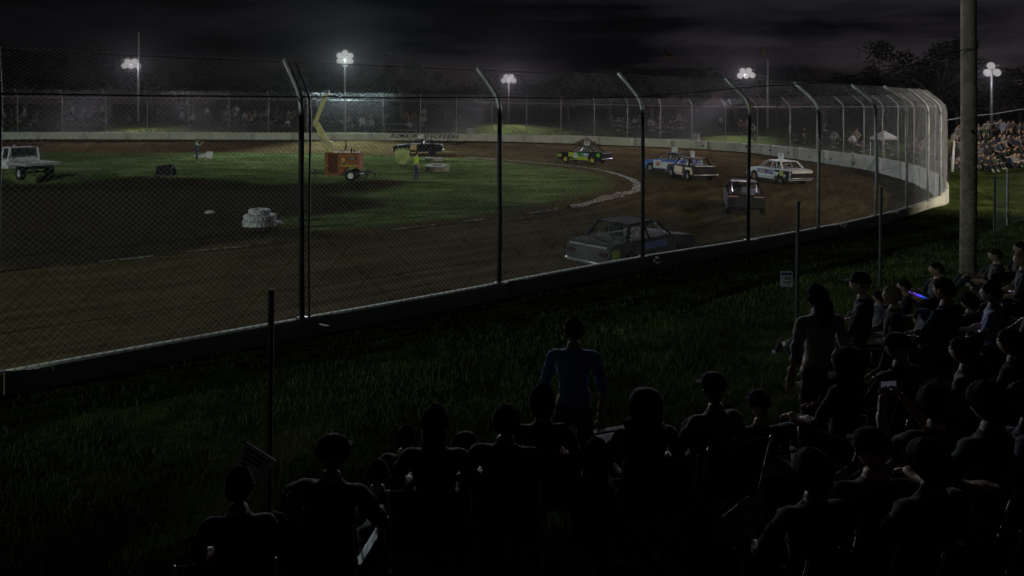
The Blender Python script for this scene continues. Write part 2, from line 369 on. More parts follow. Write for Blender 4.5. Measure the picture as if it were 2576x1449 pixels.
sn = n_.new('ShaderNodeTexNoise'); sn.inputs['Scale'].default_value = 1; sn.inputs['Detail'].default_value = 4; l_.new(mpn.outputs[0], sn.inputs[0])
rs = n_.new('ShaderNodeValToRGB'); rs.color_ramp.elements[0].position = .4; rs.color_ramp.elements[0].color = (.45, .48, .45, 1); rs.color_ramp.elements[1].position = .6; rs.color_ramp.elements[1].color = (1.25, 1.2, 1.25, 1); l_.new(sn.outputs[0], rs.inputs[0])  # lit and dark streaks across the infield painted into the grass colour
mm = n_.new('ShaderNodeMix'); mm.data_type = 'RGBA'; mm.blend_type = 'MULTIPLY'; mm.inputs[0].default_value = 1; l_.new(cur, mm.inputs[6]); l_.new(rs.outputs[0], mm.inputs[7]); cur = mm.outputs[2]
fn = n_.new('ShaderNodeTexNoise'); fn.inputs['Scale'].default_value = 1.6; fn.inputs['Detail'].default_value = 7; fn.inputs['Roughness'].default_value = .75; l_.new(tcn.outputs['Object'], fn.inputs[0])
for nm_, colr in (('worn', ((.075, .054, .022), (.12, .09, .04))), ('bare', ((.020, .016, .009), (.060, .045, .027)))):  # the second, darker soil tone carries the painted shade
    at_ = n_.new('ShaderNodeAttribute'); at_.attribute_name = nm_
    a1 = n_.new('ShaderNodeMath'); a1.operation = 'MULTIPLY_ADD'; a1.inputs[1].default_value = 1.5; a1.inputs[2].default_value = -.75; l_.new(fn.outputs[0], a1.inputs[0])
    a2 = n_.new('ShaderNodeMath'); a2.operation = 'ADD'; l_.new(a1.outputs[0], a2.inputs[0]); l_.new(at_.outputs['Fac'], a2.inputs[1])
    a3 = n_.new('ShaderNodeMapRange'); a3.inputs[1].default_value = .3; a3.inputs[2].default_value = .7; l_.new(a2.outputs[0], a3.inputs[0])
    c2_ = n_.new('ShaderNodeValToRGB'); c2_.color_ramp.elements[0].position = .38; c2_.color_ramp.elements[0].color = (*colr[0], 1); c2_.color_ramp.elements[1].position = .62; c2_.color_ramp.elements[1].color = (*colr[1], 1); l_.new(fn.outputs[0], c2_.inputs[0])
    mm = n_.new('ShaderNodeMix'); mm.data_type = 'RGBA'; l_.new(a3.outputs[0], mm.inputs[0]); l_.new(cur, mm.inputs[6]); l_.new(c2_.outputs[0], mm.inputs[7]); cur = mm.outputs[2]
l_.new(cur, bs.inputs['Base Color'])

# white boundary line: ridge of limed dirt along the infield edge
pr = np.array([proj((p[0], p[1], .1)) if p[1] > 5 else (-999, -999) for p in IL])
v = []; f = []
nrm = np.roll(IL[:, :2], -1, 0)-np.roll(IL[:, :2], 1, 0); nrm /= np.linalg.norm(nrm, axis=1)[:, None]; nrm = np.stack([nrm[:, 1], -nrm[:, 0]], 1)
wid = .03+.06*rng.random(ni)**2
hot = np.exp(-(((IL[:, 0]-5.0)**2+(IL[:, 1]-38.5)**2)/60))
wid = wid+hot*(.06+.26*rng.random(ni))+.05*(IL[:, 1] > 40)
gap = (np.sin(np.arange(ni)*.9)+np.sin(np.arange(ni)*.37+1) > -.15) & (IL[:, 1] < 33)
gap |= (IL[:, 1] > 62)
gz = G(IL[:, 0], IL[:, 1])[0]+.045
for k in range(ni):
    a = IL[k, :2]-nrm[k]*wid[k]*(.3+1.4*rng.random()); b = IL[k, :2]+nrm[k]*wid[k]*(.3+1.4*rng.random()); c = IL[k, :2]
    h = .02+.16*hot[k]*(0.6+.8*rng.random())
    v += [(a[0], a[1], gz[k]-.01), (c[0], c[1], gz[k]+h), (b[0], b[1], gz[k]-.01)]
for k in range(ni):
    if gap[k]: continue
    q = (k+1) % ni; f += [(3*k, 3*q, 3*q+1, 3*k+1), (3*k+1, 3*q+1, 3*q+2, 3*k+2)]
tag(raw_mesh('track_line', v, f, M['lime'], smooth=False), kind='structure')

# grass blades
def blades(name, X, Y, h, w, m, lean=.5, zoff=0):
    Z = G(X, Y)[0]+zoff; n = len(X); a = rng.random(n)*6.283; hh = h*(.4+rng.random(n)); ww = w*(.6+.8*rng.random(n))
    ca, sa = np.cos(a), np.sin(a); lx = (rng.random(n)-.5)*2*lean*hh; ly = (rng.random(n)-.5)*2*lean*hh
    v = np.stack([np.stack([X-ca*ww, Y-sa*ww, Z-.02], 1), np.stack([X+ca*ww, Y+sa*ww, Z-.02], 1), np.stack([X+lx, Y+ly, Z+hh], 1)], 1).reshape(-1, 3)
    o = raw_mesh(name, v, np.arange(n*3).reshape(-1, 3), m); return o
M['blade'] = mat('grass_blade', (.10, .15, .035), .8, c2=(.05, .07, .02), scale=.7)
M['blade2'] = mat('infield_grass_blade', (.22, .30, .085), .8, c2=(.09, .12, .035), scale=.35)
n = 190000; Y = 4+rng.random(n)**1.6*24; X = (rng.random(n)*1.5-.78)*Y
_, iW, dW = G(X, Y); k = (~iW) & (dW > .12) & (rng.random(n) < .22+.78*(np.sin(X*2.3+np.sin(Y*1.7)*2)*np.sin(Y*2.9+np.sin(X*1.3)*2) > -.15+.3*np.sin(X*.6+Y*.4)))
tag(blades('near_grass', X[k], Y[k], .09, .006, M['blade']), 'short dark green grass between the near wall and the spectators', 'grass', kind='stuff')
n = 150000; Y = 21+rng.random(n)**1.2*46; X = (rng.random(n)*1.0-.72)*Y
iI = inside(IL, X, Y); rr = Y-41.9-(X+22)*.02
dI = near_loop(IL[::4], X, Y)[0]
k = iI & (dI > 1.4) & ~((X < -6) & (rr < -.2) & (Y-(X*.62+29.5) > -1))
tag(blades('infield_grass', X[k], Y[k], .075, .013, M['blade2'], 1.0, .03), 'patchy short grass on the infield', 'grass', kind='stuff')
# dirt clods thrown up along the far and near walls and over the track
n = 5200; idx = rng.integers(0, nw, n); d = rng.random(n)**2*.9*dd[idx]+.12
dirn = (near_i[idx, :2]-WL[idx, :2])/dd[idx][:, None]; X = WL[idx, 0]+dirn[:, 0]*d; Y = WL[idx, 1]+dirn[:, 1]*d
k = Y > 8; X, Y = X[k], Y[k]; Z = G(X, Y)[0]; n = len(X); s = .02+.06*rng.random(n)**3
base = np.array([(1, 0, 0), (-1, 0, 0), (0, 1, 0), (0, -1, 0), (0, 0, .8), (0, 0, -.5)]); ff = np.array([(0, 2, 4), (2, 1, 4), (1, 3, 4), (3, 0, 4), (2, 0, 5), (1, 2, 5), (3, 1, 5), (0, 3, 5)])
v = (base[None]*(1+.4*(rng.random((n, 6, 1))-.5))*s[:, None, None]+np.stack([X, Y, Z+.01], 1)[:, None]).reshape(-1, 3)
tag(raw_mesh('dirt_clods', v, (ff[None]+np.arange(n)[:, None, None]*6).reshape(-1, 3), M['dirt']), 'loose clods of brown dirt strewn over the track', 'dirt clods', kind='stuff')

# ---------------------------------------------------------------- concrete wall
tan = np.roll(WL[:, :2], -1, 0)-np.roll(WL[:, :2], 1, 0); tan /= np.linalg.norm(tan, axis=1)[:, None]
nin = np.stack([-tan[:, 1], tan[:, 0]], 1)         # towards the infield
if not inside(WL, np.array([WL[10, 0]+nin[10, 0]]), np.array([WL[10, 1]+nin[10, 1]]))[0]: nin = -nin
DS = WLEN/nw
def WS(u):
    "wall point at arclength u: x,y,ztop,zin,zout,nx,ny"
    t = (u/DS) % nw; i = int(t); a = t-i; i %= nw; q = (i+1) % nw
    p = WL[i]*(1-a)+WL[q]*a; n_ = nin[i]*(1-a)+nin[q]*a; n_ = n_/np.linalg.norm(n_); return (*p, *n_)
wall = empty('concrete_wall', (WL[0, 0], WL[0, 1], 0)); inv = Matrix.Translation(-wall.location)
tag(wall, 'long white painted concrete safety wall running round the dirt track', 'wall')
def wall_section(u0, u1, name, T=.09):
    v = []; f = []; PL = 4.0; u = u0
    while u < u1:
        m_ = 7; b = len(v); e_ = min(u+PL-.018, u1)
        for k in range(m_+1):
            x, y, zt, zi, zo, a, c = WS(u+(e_-u)*k/m_)
            jz = .012*math.sin(u*1.7)
            for s_, z_ in ((1, -.6), (1, zt-.02), (.75, zt+jz), (-.75, zt+jz), (-1, zt-.02), (-1, -.6)):
                v.append((x+a*T*s_-WL[0, 0], y+c*T*s_-WL[0, 1], z_))
        for k in range(m_):
            for j in range(5): f.append((b+k*6+j, b+(k+1)*6+j, b+(k+1)*6+j+1, b+k*6+j+1))
        f += [(b+0, b+1, b+4, b+5), (b+m_*6+5, b+m_*6+4, b+m_*6+1, b+m_*6)]
        f += [(b+1, b+2, b+3, b+4), (b+m_*6+4, b+m_*6+3, b+m_*6+2, b+m_*6+1)]
        u += PL
    return raw_mesh(name, v, f, M['concrete'], wall)
wall_section(0, WLEN-.02, 'panelling')
# pixel -> arclength lookup, near and far
us = np.linspace(0, WLEN, 4000); wp = np.array([WS(u) for u in us]); ok = wp[:, 1] > 3
pp = np.array([proj((p[0], p[1], p[2])) if o_ else (-9999, 0) for p, o_ in zip(wp, ok)])
corner = us[np.argmax(np.where(ok, pp[:, 0], -1e9))]
left_u = us[[i for i in range(len(us)) if us[i] > corner and pp[i, 0] < -150][0]]
def u_near(px): k = (us <= corner) & ok; return float(np.interp(px, pp[k, 0], us[k]))
def u_far(px):
    k = (us >= corner) & (us < left_u) & ok; return float(np.interp(-px, -pp[k, 0], us[k]))
# lettering on the far wall
ua, ub = u_far(980), u_far(1154); um = (ua+ub)/2; a, b = WS(ua), WS(ub); c = WS(um)
# split letter by letter so it follows the wall
words = 'ROMA WINDSCREENS'; adv = {'I': .45, ' ': .5, 'M': 1.12, 'W': 1.35, 'E': .88, 'S': .92}; ws = [adv.get(ch, 1.) for ch in words]; tot = sum(ws)
let = MB(); acc = 0; ls = abs(ub-ua); parts_ = []
for ch, w_ in zip(words, ws):
    if ch != ' ':
        u = ua+(ub-ua)*((acc+w_/2)/tot); x, y, zt, zi, zo, nx_, ny_ = WS(u)
        X_ = Vector((-ny_, nx_, 0)); 
        if X_.x < 0: X_ = -X_
        nn = Vector((nx_, ny_, 0)); Zz = Vector((0, 0, 1))
        mw = Matrix((( X_.x, 0, nn.x, x+nn.x*.096-WL[0, 0]), (X_.y, 0, nn.y, y+nn.y*.096-WL[0, 1]), (0, 1, nn.z, zt-.29), (0, 0, 0, 1)))
        o = text_obj('letter', ch, .60, M['ink'], Matrix.Identity(4), None, shear=.35, ext=.006, bold=.018)
        o.scale = (1.0, 1, 1); me = o.data; me.transform(mw); b0 = len(let.v)
        let.v += [tuple(q.co) for q in me.vertices]; let.f += [tuple(b0+i for i in pl.vertices) for pl in me.polygons]; let.m += [0]*len(me.polygons)
        bpy.data.objects.remove(o)
    acc += w_
let.build('lettering', M['ink'], wall)
# scuffs / tyre marks on wall as thin dabs
sc_mb = MB()
for px in [2040, 2062, 1985, 2093, 1880, 1770, 1940, 2150, 2210]:
    u = u_far(px); x, y, zt, zi, zo, a, c = WS(u); nn = Vector((a, c, 0)); tt = Vector((c, -a, 0)); cz = zi+.25+random.random()*.35
    p0 = Vector((x, y, cz))+nn*.097-Vector((WL[0, 0], WL[0, 1], 0)); k = 7
    vs = [p0+tt*(.14+.12*random.random())*math.cos(6.283*i/k)+Vector((0, 0, (.07+.09*random.random())*math.sin(6.283*i/k))) for i in range(k)]
    sc_mb.add(vs, [tuple(range(k))])
sc_mb.build('scuff_marks', mat('scuff', (.16, .14, .11), .95), wall)

# ---------------------------------------------------------------- safety fences
HB = 3.5
def off(v):
    "height above wall top, inward offset, for a length v of netting"
    if v <= HB-.25: return v, 0.
    t = v-(HB-.25)
    if t < .45: return HB-.25+t-.10*t*t/.45, .42*t*t/.45*.9
    q = t-.45; return HB-.25+.45-.045+q*.66, .17+q*.75
VT = 4.45
def netp(u, v, o=0.):
    o += .030*math.sin(u*1.58+.4)*math.sin(v*.95)+.012*math.sin(u*4.3+v*2.1)
    x, y, zt, zi, zo, a, c = WS(u); h, d = off(v); return (x+a*(d+o), y+c*(d+o), zt+h)
def net(name, u0, u1, vtop, sp, r, m, parent, o=0., spikes=False):
    org = parent.location; V = []; Fc = []
    bk = [v for v in (0, .45, .9, 1.35, 1.8, 2.5, 3.2, 3.5, 3.75, 4.05, 4.45) if v < vtop]+[vtop]
    vv = np.array(bk); n = int((u1-u0+vtop)/sp)
    def strip(uu, vv_):
        b = len(V)
        pts = [Vector(netp(a_, b_, o))-org for a_, b_ in zip(uu, vv_)]
        for i, p in enumerate(pts):
            d = (pts[min(i+1, len(pts)-1)]-pts[max(i-1, 0)]).normalized(); s = d.cross(Vector((.3, .9, .2))).normalized(); t_ = d.cross(s)
            for k in range(3):
                a_ = 2.094*k; V.append(p+(s*math.cos(a_)+t_*math.sin(a_))*r)
        for i in range(len(pts)-1):
            for k in range(3): Fc.append((b+i*3+k, b+i*3+(k+1) % 3, b+(i+1)*3+(k+1) % 3, b+(i+1)*3+k))
    for i in range(n):
        for sgn in (1, -1):
            us_ = u0+i*sp-(vtop if sgn > 0 else 0); uu = us_+sgn*vv if sgn > 0 else us_+vtop-vtop-vv+0
            k = (uu >= u0-.001) & (uu <= u1+.001)
            if k.sum() < 2: continue
            a_, b_ = list(uu[k]), list(vv[k])
            if spikes and k[-1]: a_.append(a_[-1]+.004*sgn); b_.append(vtop+.05)
            strip(a_, b_)
    return raw_mesh(name, np.array([tuple(q) for q in V]), np.array(Fc), m, parent)
def post_pts(u, o=-.05):
    vs = [0, 1.2, 2.4, 3.2, 3.35, 3.5, 3.65, 3.8, 4.1, VT]; ln = random.uniform(-.012, .012); ex = random.uniform(-.05, .06); return [netp(u+ln*v, v+(ex if v > 4 else 0), o) for v in vs]
def mkfence(name, label, u0, u1, posts, rp):
    org = Vector((WS(u0)[0], WS(u0)[1], 0)); fo = empty(name, org); tag(fo, label, 'fence')
    for u, rr, extra in posts:
        mb = MB(); pts = [Vector(p)-org for p in post_pts(u)]
        dk = rp == 2 and u < u_near(2000)
        mb.tube(pts[:4], rr, 8, 1 if dk else 0); mb.tube(pts[3:], rr*.97, 8, 0)  # silhouette of the nearer posts painted in: dark shafts, lighter arms
        if extra:
            mb.tube([Vector(netp(u+.12, v, -.05))-org for v in (0, 1.2, 2.4, 3.2, 3.5, 3.8, VT-.1)], .018, 6)
        mb.box(pts[0]+Vector((0, 0, .02)), (.16, .16, .02))
        mb.build('post', [M['darkpost'] if rp == 2 and u < 2 else M['galv'] if not dk else M['post'], M['darkpost']], fo, smooth=True)
    return fo
u_start = 0.0; u_c = corner+1.2
# the near wall begins left of the frame: arclength 0 is at px 12
near_posts = [(u_near(13)-.11, .034, 0)]+[(u_near(p), .045, p == 756) for p in (756, 1252, 1613, 1877, 2053, 2198, 2277, 2331, 2360)]
nf = mkfence('near_safety_fence', 'tall chain link safety fence with bent top posts on the near wall', 0, u_c, near_posts, 2)
net('netting', -6, u_c, VT, .080, .0021, M['wire'], nf)
net('lower_netting', -6, u_near(2300), 1.8, .125, .0030, M['oldwire'], nf, o=-.085, spikes=True)
mb = MB()
for v, r, o_ in ((.5, .004, -.085), (1.45, .004, -.085), (4.38, .006, .0)):
    u = -6; pts = []
    while u < u_c: pts.append(Vector(netp(u, v, o_))-nf.location); u += 1.0
    mb.tube(pts, r, 5)
mb.build('tension_wires', M['oldwire'], nf)
pxs = [2350, 2327, 2296, 2257, 2218, 2171, 2120, 2053, 1986, 1904, 1824, 1740, 1660, 1578, 1495, 1411, 1325, 1238, 1148, 1057, 964, 869, 773, 676, 576, 474, 370, 265, 155, 44, -60]
ff_ = mkfence('far_safety_fence', 'tall chain link safety fence with hooked posts on the far white wall', u_c, left_u, [(u_far(p), .038, 0) for p in pxs], True)
net('netting', u_c, left_u-1, VT, .14, .0034, M['wire'], ff_)
mb = MB()
for v, r in ((HB-.1, .02),):
    u = u_c; pts = []
    while u < left_u: pts.append(Vector(netp(u, v, 0))-ff_.location); u += 1.2
    mb.tube(pts, r, 5)
mb.build('top_rail', M['galv'], ff_)

# overhead cable along the fence to the timber pole
cb = [(-60, 234, 9.0), (0, 235, 9.25), (380, 241, 10.2), (753, 243, 11.6), (1000, 246, 12.6), (1247, 245, 13.7), (1430, 247, 14.9), (1611, 244, 16), (1723, 234, 16), (1863, 221, 16), (1932, 216, 16), (2044, 210, 16), (2144, 204, 16), (2182, 190, 16), (2202, 181, 16), (2307, 161, 15.9), (2357, 141, 15.8), (2413, 129, 15.75), (2440, 122, 15.7)]
tag(MB().tube([at(*q) for q in cb], .013, 6).build('overhead_cable', M['cable'], smooth=True), 'black cable sagging along the near fence up to the timber pole', 'cable')
tag(MB().tube([at(2384, 302, 31), at(2440, 292, 28), at(2500, 286.5, 26), at(2600, 270, 23)], .012, 6).build('guy_rope', M['rope'], smooth=True), 'pale taut rope passing behind the timber pole on the right', 'rope')

# ---------------------------------------------------------------- timber pole, right
pb = Vector(((2438-PX)/F*15.9, 15.9, 0)); pb.z = g1(pb.x, pb.y)
pole = empty('timber_pole', pb); tag(pole, 'thick weathered timber power pole standing in the grass on the right', 'pole')
MB().tube([(0, 0, -.4), (.0, 0, 3), (-.03, 0, 6.5), (-.06, 0, 12.5)], [.165, .158, .15, .13], 20).build('shaft', M['timber'], pole, smooth=True)
mb = MB(); mb.box((0, -.2, 11.6), (2.2, .1, .12)); mb.build('crossarm', M['timber'], pole)
mb = MB()
for x in (-.9, -.3, .3, .9): mb.lathe([(0, 0), (.04, 0), (.05, .04), (.03, .08), (.05, .1), (.02, .14), (0, .14)], 10, Matrix.Translation((x, -.2, 11.67)))
mb.build('insulators', M['offwhite'], pole, smooth=True)

# ---------------------------------------------------------------- floodlights
def spot(parent, loc, target, energy, color, cone=110, blend=.6, size=.5):
    l = bpy.data.lights.new('floodlight_beam', 'SPOT'); l.energy = energy; l.color = color; l.spot_size = R(cone); l.spot_blend = blend; l.shadow_soft_size = .01; l.volume_factor = .5
    o = bpy.data.objects.new('floodlight_beam', l); col.objects.link(o)
    d = Vector(target)-Vector(loc); o.rotation_euler = d.to_track_quat('-Z', 'Y').to_euler(); o.location = loc
    if parent: o.parent = parent; o.matrix_parent_inverse = parent.matrix_world.inverted() if False else Matrix.Translation(-parent.location)
    return o
def flood(px, py, Y, ztop, label, target, energy, color, pole_px=None, grid=(3, 2), hs=.70, leanm=True, cone=100, glow=95, blend=1.0):
    c = at(px, py, Y); bx = c.x if pole_px is None else at(pole_px, 250, Y).x
    base = Vector((bx, Y, g1(bx, Y))); fo = empty('floodlight_tower', base); tag(fo, label, 'floodlight', 'floodlight towers round the track')
    MB().tube([(0, 0, -.2), (0, 0, ztop-base.z)], [.14, .08], 10).build('mast', M['galv'] if pole_px == 348 else M['post'], fo, smooth=True)
    hw = (grid[0]-1)*hs/2; cl = c-base; tgt = Vector(target)-c; tgt.normalize()
    side = Vector((0, 0, 1)).cross(tgt).normalized(); upv = tgt.cross(side)
    mb = MB()
    for r_ in (-1, 1):
        o_ = upv*r_*.3
        mb.tube([cl+o_-side*(hw+.2)-tgt*.2, cl+o_+side*(hw+.2)-tgt*.2], .035, 6)
    mb.tube([(0, 0, cl.z-.4), cl-tgt*.2+Vector((0, 0, 0))], .04, 6)
    mb.build('crossarm', M['housing'], fo)
    q = Matrix((side.to_4d(), upv.to_4d(), tgt.to_4d(), (0, 0, 0, 1))).transposed(); q[3] = (0, 0, 0, 1)
    cells = [(0, 0)]+[(math.cos(R(60*k+30)), math.sin(R(60*k+30))) for k in range(6)] if grid[0]*grid[1] > 6 else [(-.55, .42), (.5, .45), (-1.05, -.40), (0, -.42), (1.02, -.38)] if grid[0]*grid[1] > 4 else [(0, .5), (-.55, -.4), (.55, -.4)]
    for ax_, ay_ in cells:
        Mx = Matrix.Translation(cl+side*ax_*.66+upv*ay_*.66) @ q.to_3x3().to_4x4()
        h = MB().lathe([(0, -.30), (.14, -.28), (.26, -.15), (.345, .0), (.35, .04)], 16, Mx).build('lamp_head', M['housing'], fo, smooth=True)
        MB().lathe([(0, .07), (.15, .06), (.335, .02)], 16, Mx).build('lens', M['lens'], h, smooth=True)
    spot(fo, c+tgt*.6, target, energy, color, cone, blend)
    if glow:
        l = bpy.data.lights.new('lamp_glow', 'POINT'); l.energy = glow; l.color = color; l.shadow_soft_size = .01; l.specular_factor = 0; l.volume_factor = 900  # added halo light, boosted in the haze, hardly lighting surfaces
        o = bpy.data.objects.new('lamp_glow', l); col.objects.link(o); o.location = c+tgt*1.2+Vector((0, 0, .1)); o.parent = fo; o.matrix_parent_inverse = Matrix.Translation(-base)
    return fo
GRN = (.82, 1, .88); TEAL = (.75, .98, 1.0); PUR = (.92, .84, 1.0); WARM = (1.0, .89, .70)
flood(330, 160, 84, 12.9, 'floodlight tower at the far left with its mast rising above the lamps', (-30, 60, 0), 13500, PUR, pole_px=348, grid=(3, 2))
flood(868, 147, 80, 10.6, 'brightest floodlight tower, above the yellow boom of the orange trailer', (-13, 58, 0), 27000, TEAL, grid=(3, 3))
flood(1280, 198, 94, 9.0, 'floodlight tower above the middle of the far fence', (2, 64, 0), 18000, PUR, grid=(3, 2))
flood(1877, 184, 82, 10.2, 'floodlight tower behind the far turn with its mast to the right', (12, 60, 0), 17000, PUR, pole_px=1931, grid=(3, 2))
flood(2495, 175, 62, 8.6, 'floodlight tower right of the timber pole above the crowd', (22, 50, 0), 6500, PUR, grid=(2, 2))
# unseen towers on the spectator side, placed to light the far wall
def side_tower(x, y, z, tgt, en, colr, label, cone=80):
    b = Vector((x, y, g1(x, y))); fo = empty('floodlight_tower', b); tag(fo, label, 'floodlight', 'floodlight towers round the track')
    MB().tube([(0, 0, -.2), (0, 0, z-b.z)], [.14, .09], 10).build('mast', M['galv'], fo, smooth=True)
    mb = MB(); mb.tube([(-1, 0, z-b.z), (1, 0, z-b.z)], .04, 6); mb.build('crossarm', M['housing'], fo)
    t = (Vector(tgt)-Vector((x, y, z))).normalized(); s = Vector((0, 0, 1)).cross(t).normalized(); u = t.cross(s)
    q = Matrix((s, u, t)).transposed().to_4x4()
    for k in (-.8, 0, .8):
        Mx = Matrix.Translation((k, 0, z-b.z+.3)) @ q
        h = MB().lathe([(0, -.28), (.12, -.26), (.2, -.15), (.29, .0), (.3, .04)], 16, Mx).build('lamp_head', M['housing'], fo, smooth=True)
        MB().lathe([(0, .03), (.15, .045), (.285, .02)], 16, Mx).build('lens', M['lens'], h, smooth=True)
    spot(fo, Vector((x, y, z+.3))+t*.5, tgt, en, colr, cone, .5, .35)
side_tower(-42, -11, 13.5, (-8, 74, 1), 34000, GRN, 'unseen floodlight tower on the spectator side beyond the left edge of the frame', 93)
side_tower(34, 10, 13.0, (9, 68, 4), 30000, WARM, 'unseen floodlight tower on the spectator side beyond the right edge of the frame', 70)

# ---------------------------------------------------------------- vehicles
def arch(cx, r, z0, n=9):
    a0 = math.asin(max(-1, min(1, (z0-.31)/r))) ; return [(cx+r*math.cos(math.pi-a0-(math.pi-2*a0)*k/(n-1)), .31+r*math.sin(math.pi-a0-(math.pi-2*a0)*k/(n-1))) for k in range(n)]
def wheel(parent, x, y, r, w, rim_m, out_):
    tm = Matrix.Translation((x, y, r)) @ Matrix.Rotation(R(90), 4, 'X')
    wo = empty('wheel', (x, y, r)); wo.parent = parent
    tm = Matrix.Rotation(R(90), 4, 'X')
    MB().lathe([(r*.55, -w/2), (r*.9, -w/2), (r, -w*.32), (r, w*.32), (r*.9, w/2), (r*.55, w/2), (r*.55, -w/2)], 20, tm).build('tyre', M['rubber'], wo, smooth=False)
    s = -1 if out_ > 0 else 1
    MB().lathe([(0, s*w*.30), (r*.16, s*w*.34), (r*.2, s*w*.2), (r*.48, s*w*.18), (r*.56, s*w*.45), (r*.60, s*w*.5)], 20, tm).build('rim', rim_m, wo, smooth=True)
    return wo
def race_car(name, label, px, py, heading, paint, roof_m=None, rim=None, L_=4.2, patches=(), rear_m=None, number=None, plate=True, hood=None, driver=True, z_add=0, pos=None, plate_dy=0, roofx=0):
    p = pos or gpt(px, py); root = empty(name, (p.x, p.y, p.z+z_add), R(heading)); tag(root, label, 'race car', 'stock cars racing on the dirt track')
    k = L_/4.2; roof_m = roof_m or paint; rim = rim or M['offwhite']; hw = .80
    fx, rx = 1.28*k, -1.22*k
    top = [(-2.08*k, .42), (-2.12*k, .62), (-2.06*k, .86), (-1.9*k, .93), (-1.25*k, .95), (.80*k, .93), (1.0*k, .91), (1.85*k, .80), (2.05*k, .70), (2.10*k, .45)]
    bot = [(2.0*k, .27)]+arch(fx, .36, .27)[::-1]+arch(rx, .36, .27)[::-1]+[(-2.0*k, .30)]
    poly = top+bot
    mb = MB(); n = len(poly); vs = []
    for s in (-1, 1):
        for x, z in poly:
            tp = 1-.07*max(0, (z-.6)/.35)-.06*max(0, abs(x)-1.6*k)
            vs.append((x, s*hw*tp, z))
    fs = []
    for i in range(n):
        q = (i+1) % n; fs.append((i, q, n+q, n+i))
    ms = [0]*n
    for i in range(len(top)-1):
        if i == 4: ms[i] = 1
        if i in (5, 6) and hood: ms[i] = 2
        if i <= 1 : ms[i] = 3
    mb.v = vs; mb.f = fs; mb.m = ms
    mb.f += [tuple(range(n-1, -1, -1)), tuple(range(n, 2*n))]; mb.m += [0, 0]
    body = mb.build('body', [paint, M['matte'], hood or paint, rear_m or paint], root, bevel=.025)
    # roof and pillars
    mb = MB(); zr = 1.33
    xr, xf = -.95*k+roofx, .30*k+roofx
    mb.add([(xr, -.56, zr-.02), (xf, -.56, zr-.01), (xf, .56, zr-.01), (xr, .56, zr-.02), (xr+.05, -.52, zr+.03), (xf-.1, -.52, zr+.045), (xf-.1, .52, zr+.045), (xr+.05, .52, zr+.03)],
           [(3, 2, 1, 0), (4, 5, 6, 7), (0, 1, 5, 4), (1, 2, 6, 5), (2, 3, 7, 6), (3, 0, 4, 7)])
    for s in (-1, 1):
        mb.tube([(.80*k, s*.73, .93), (xf, s*.55, zr)], .03, 6); mb.tube([(-.30*k, s*.75, .93), (-.32*k, s*.56, zr)], .035, 6)
        mb.tube([(-1.30*k, s*.71, .94), (xr, s*.55, zr)], [.07, .04], 6)
    mb.build('roof', roof_m, root)
    mb = MB()
    for s in (-1, 1):
        mb.tube([(-.55, s*.5, .5), (-.5, s*.5, 1.28), (.25, s*.5, 1.28), (.7, s*.6, .9)], .022, 6); mb.tube([(-.5, s*.5, 1.2), (-1.35, s*.5, .9)], .022, 6)
    mb.tube([(-.5, -.5, 1.28), (-.5, .5, 1.28)], .022, 6); mb.tube([(-.5, -.5, 1.2), (-.5, .5, .95)], .02, 6); mb.tube([(.25, -.5, 1.28), (.25, .5, 1.28)], .022, 6)
    mb.build('roll_cage', M['chrome'], root)
    mb = MB(); mb.box((-.42, .30, 1.02), (.12, .42, .36)); mb.box((-.4, .30, 1.24), (.1, .24, .14)); mb.build('seat', M['matte'], root, bevel=.02)
    for x in (fx, rx):
        for s in (-1, 1): wheel(root, x, s*.72, .31, .20, rim, s)
    for x, nm in ((2.13*k, 'bumper'), (-2.16*k, 'bumper')):
        mb = MB(); mb.tube([(x*.96, -.78, .44), (x, -.66, .44), (x, .66, .44), (x*.96, .78, .44)], .04, 8)
        for y in (-.5, .5): mb.tube([(x, y, .44), (x*.95, y, .44)], .03, 6)
        mb.build(nm, M['chrome'], root, smooth=True)
    # boot lip and tail lamps
    MB().box((-2.07*k, 0, .86), (.05, 1.30, .05)).build('boot_lip', roof_m if rear_m else M['chrome'], root, bevel=.01)
    for s in (-1, 1): MB().box((-2.125*k, s*.55, .68), (.03, .28, .10)).build('tail_lamp', M['maroon'], root)
    for x0, x1, z0, z1, m in patches:
        for s in (-1, 1):
            mb = MB(); y0 = hw*(1-.07*max(0, (z0-.6)/.35))+.006; y1 = hw*(1-.07*max(0, (z1-.6)/.35))+.006
            vs = [(x0, s*y0, z0), (x1, s*y0, z0), (x1, s*y1, z1), (x0, s*y1, z1)]; vs += [(a, b+s*.006, c) for a, b, c in vs]
            fs = [(4, 5, 6, 7), (0, 1, 5, 4), (1, 2, 6, 5), (2, 3, 7, 6), (3, 0, 4, 7)]
            if s > 0: fs = [t[::-1] for t in fs]
            mb.add(vs, fs); mb.build('door_panel', m, root)
    if plate:
        pl = MB().box((-.22*k, 0, zr+.26), (.48, .03, .36)).build('number_plate', M['white'], root)
        mb = MB(); mb.tube([(-.35*k, 0, zr+.03), (-.35*k, 0, zr+.1)], .015, 5); mb.tube([(-.1*k, 0, zr+.03), (-.1*k, 0, zr+.1)], .015, 5); mb.build('bracket', M['chrome'], root)
        if number:
            for s in (-1, 1):
                mw = Matrix.Translation((-.22*k, s*.018, zr+.26)) @ Matrix.Rotation(R(90), 4, 'X')
                if s > 0: mw = Matrix.Translation((-.22*k, .018, zr+.26)) @ Matrix.Rotation(R(180), 4, 'Z') @ Matrix.Rotation(R(90), 4, 'X')
                q = text_obj('plate_number', number, .34, M['ink'], Matrix.Identity(4), None, ext=.002, bold=.01)
                q.parent = pl; q.matrix_local = mw
    return root
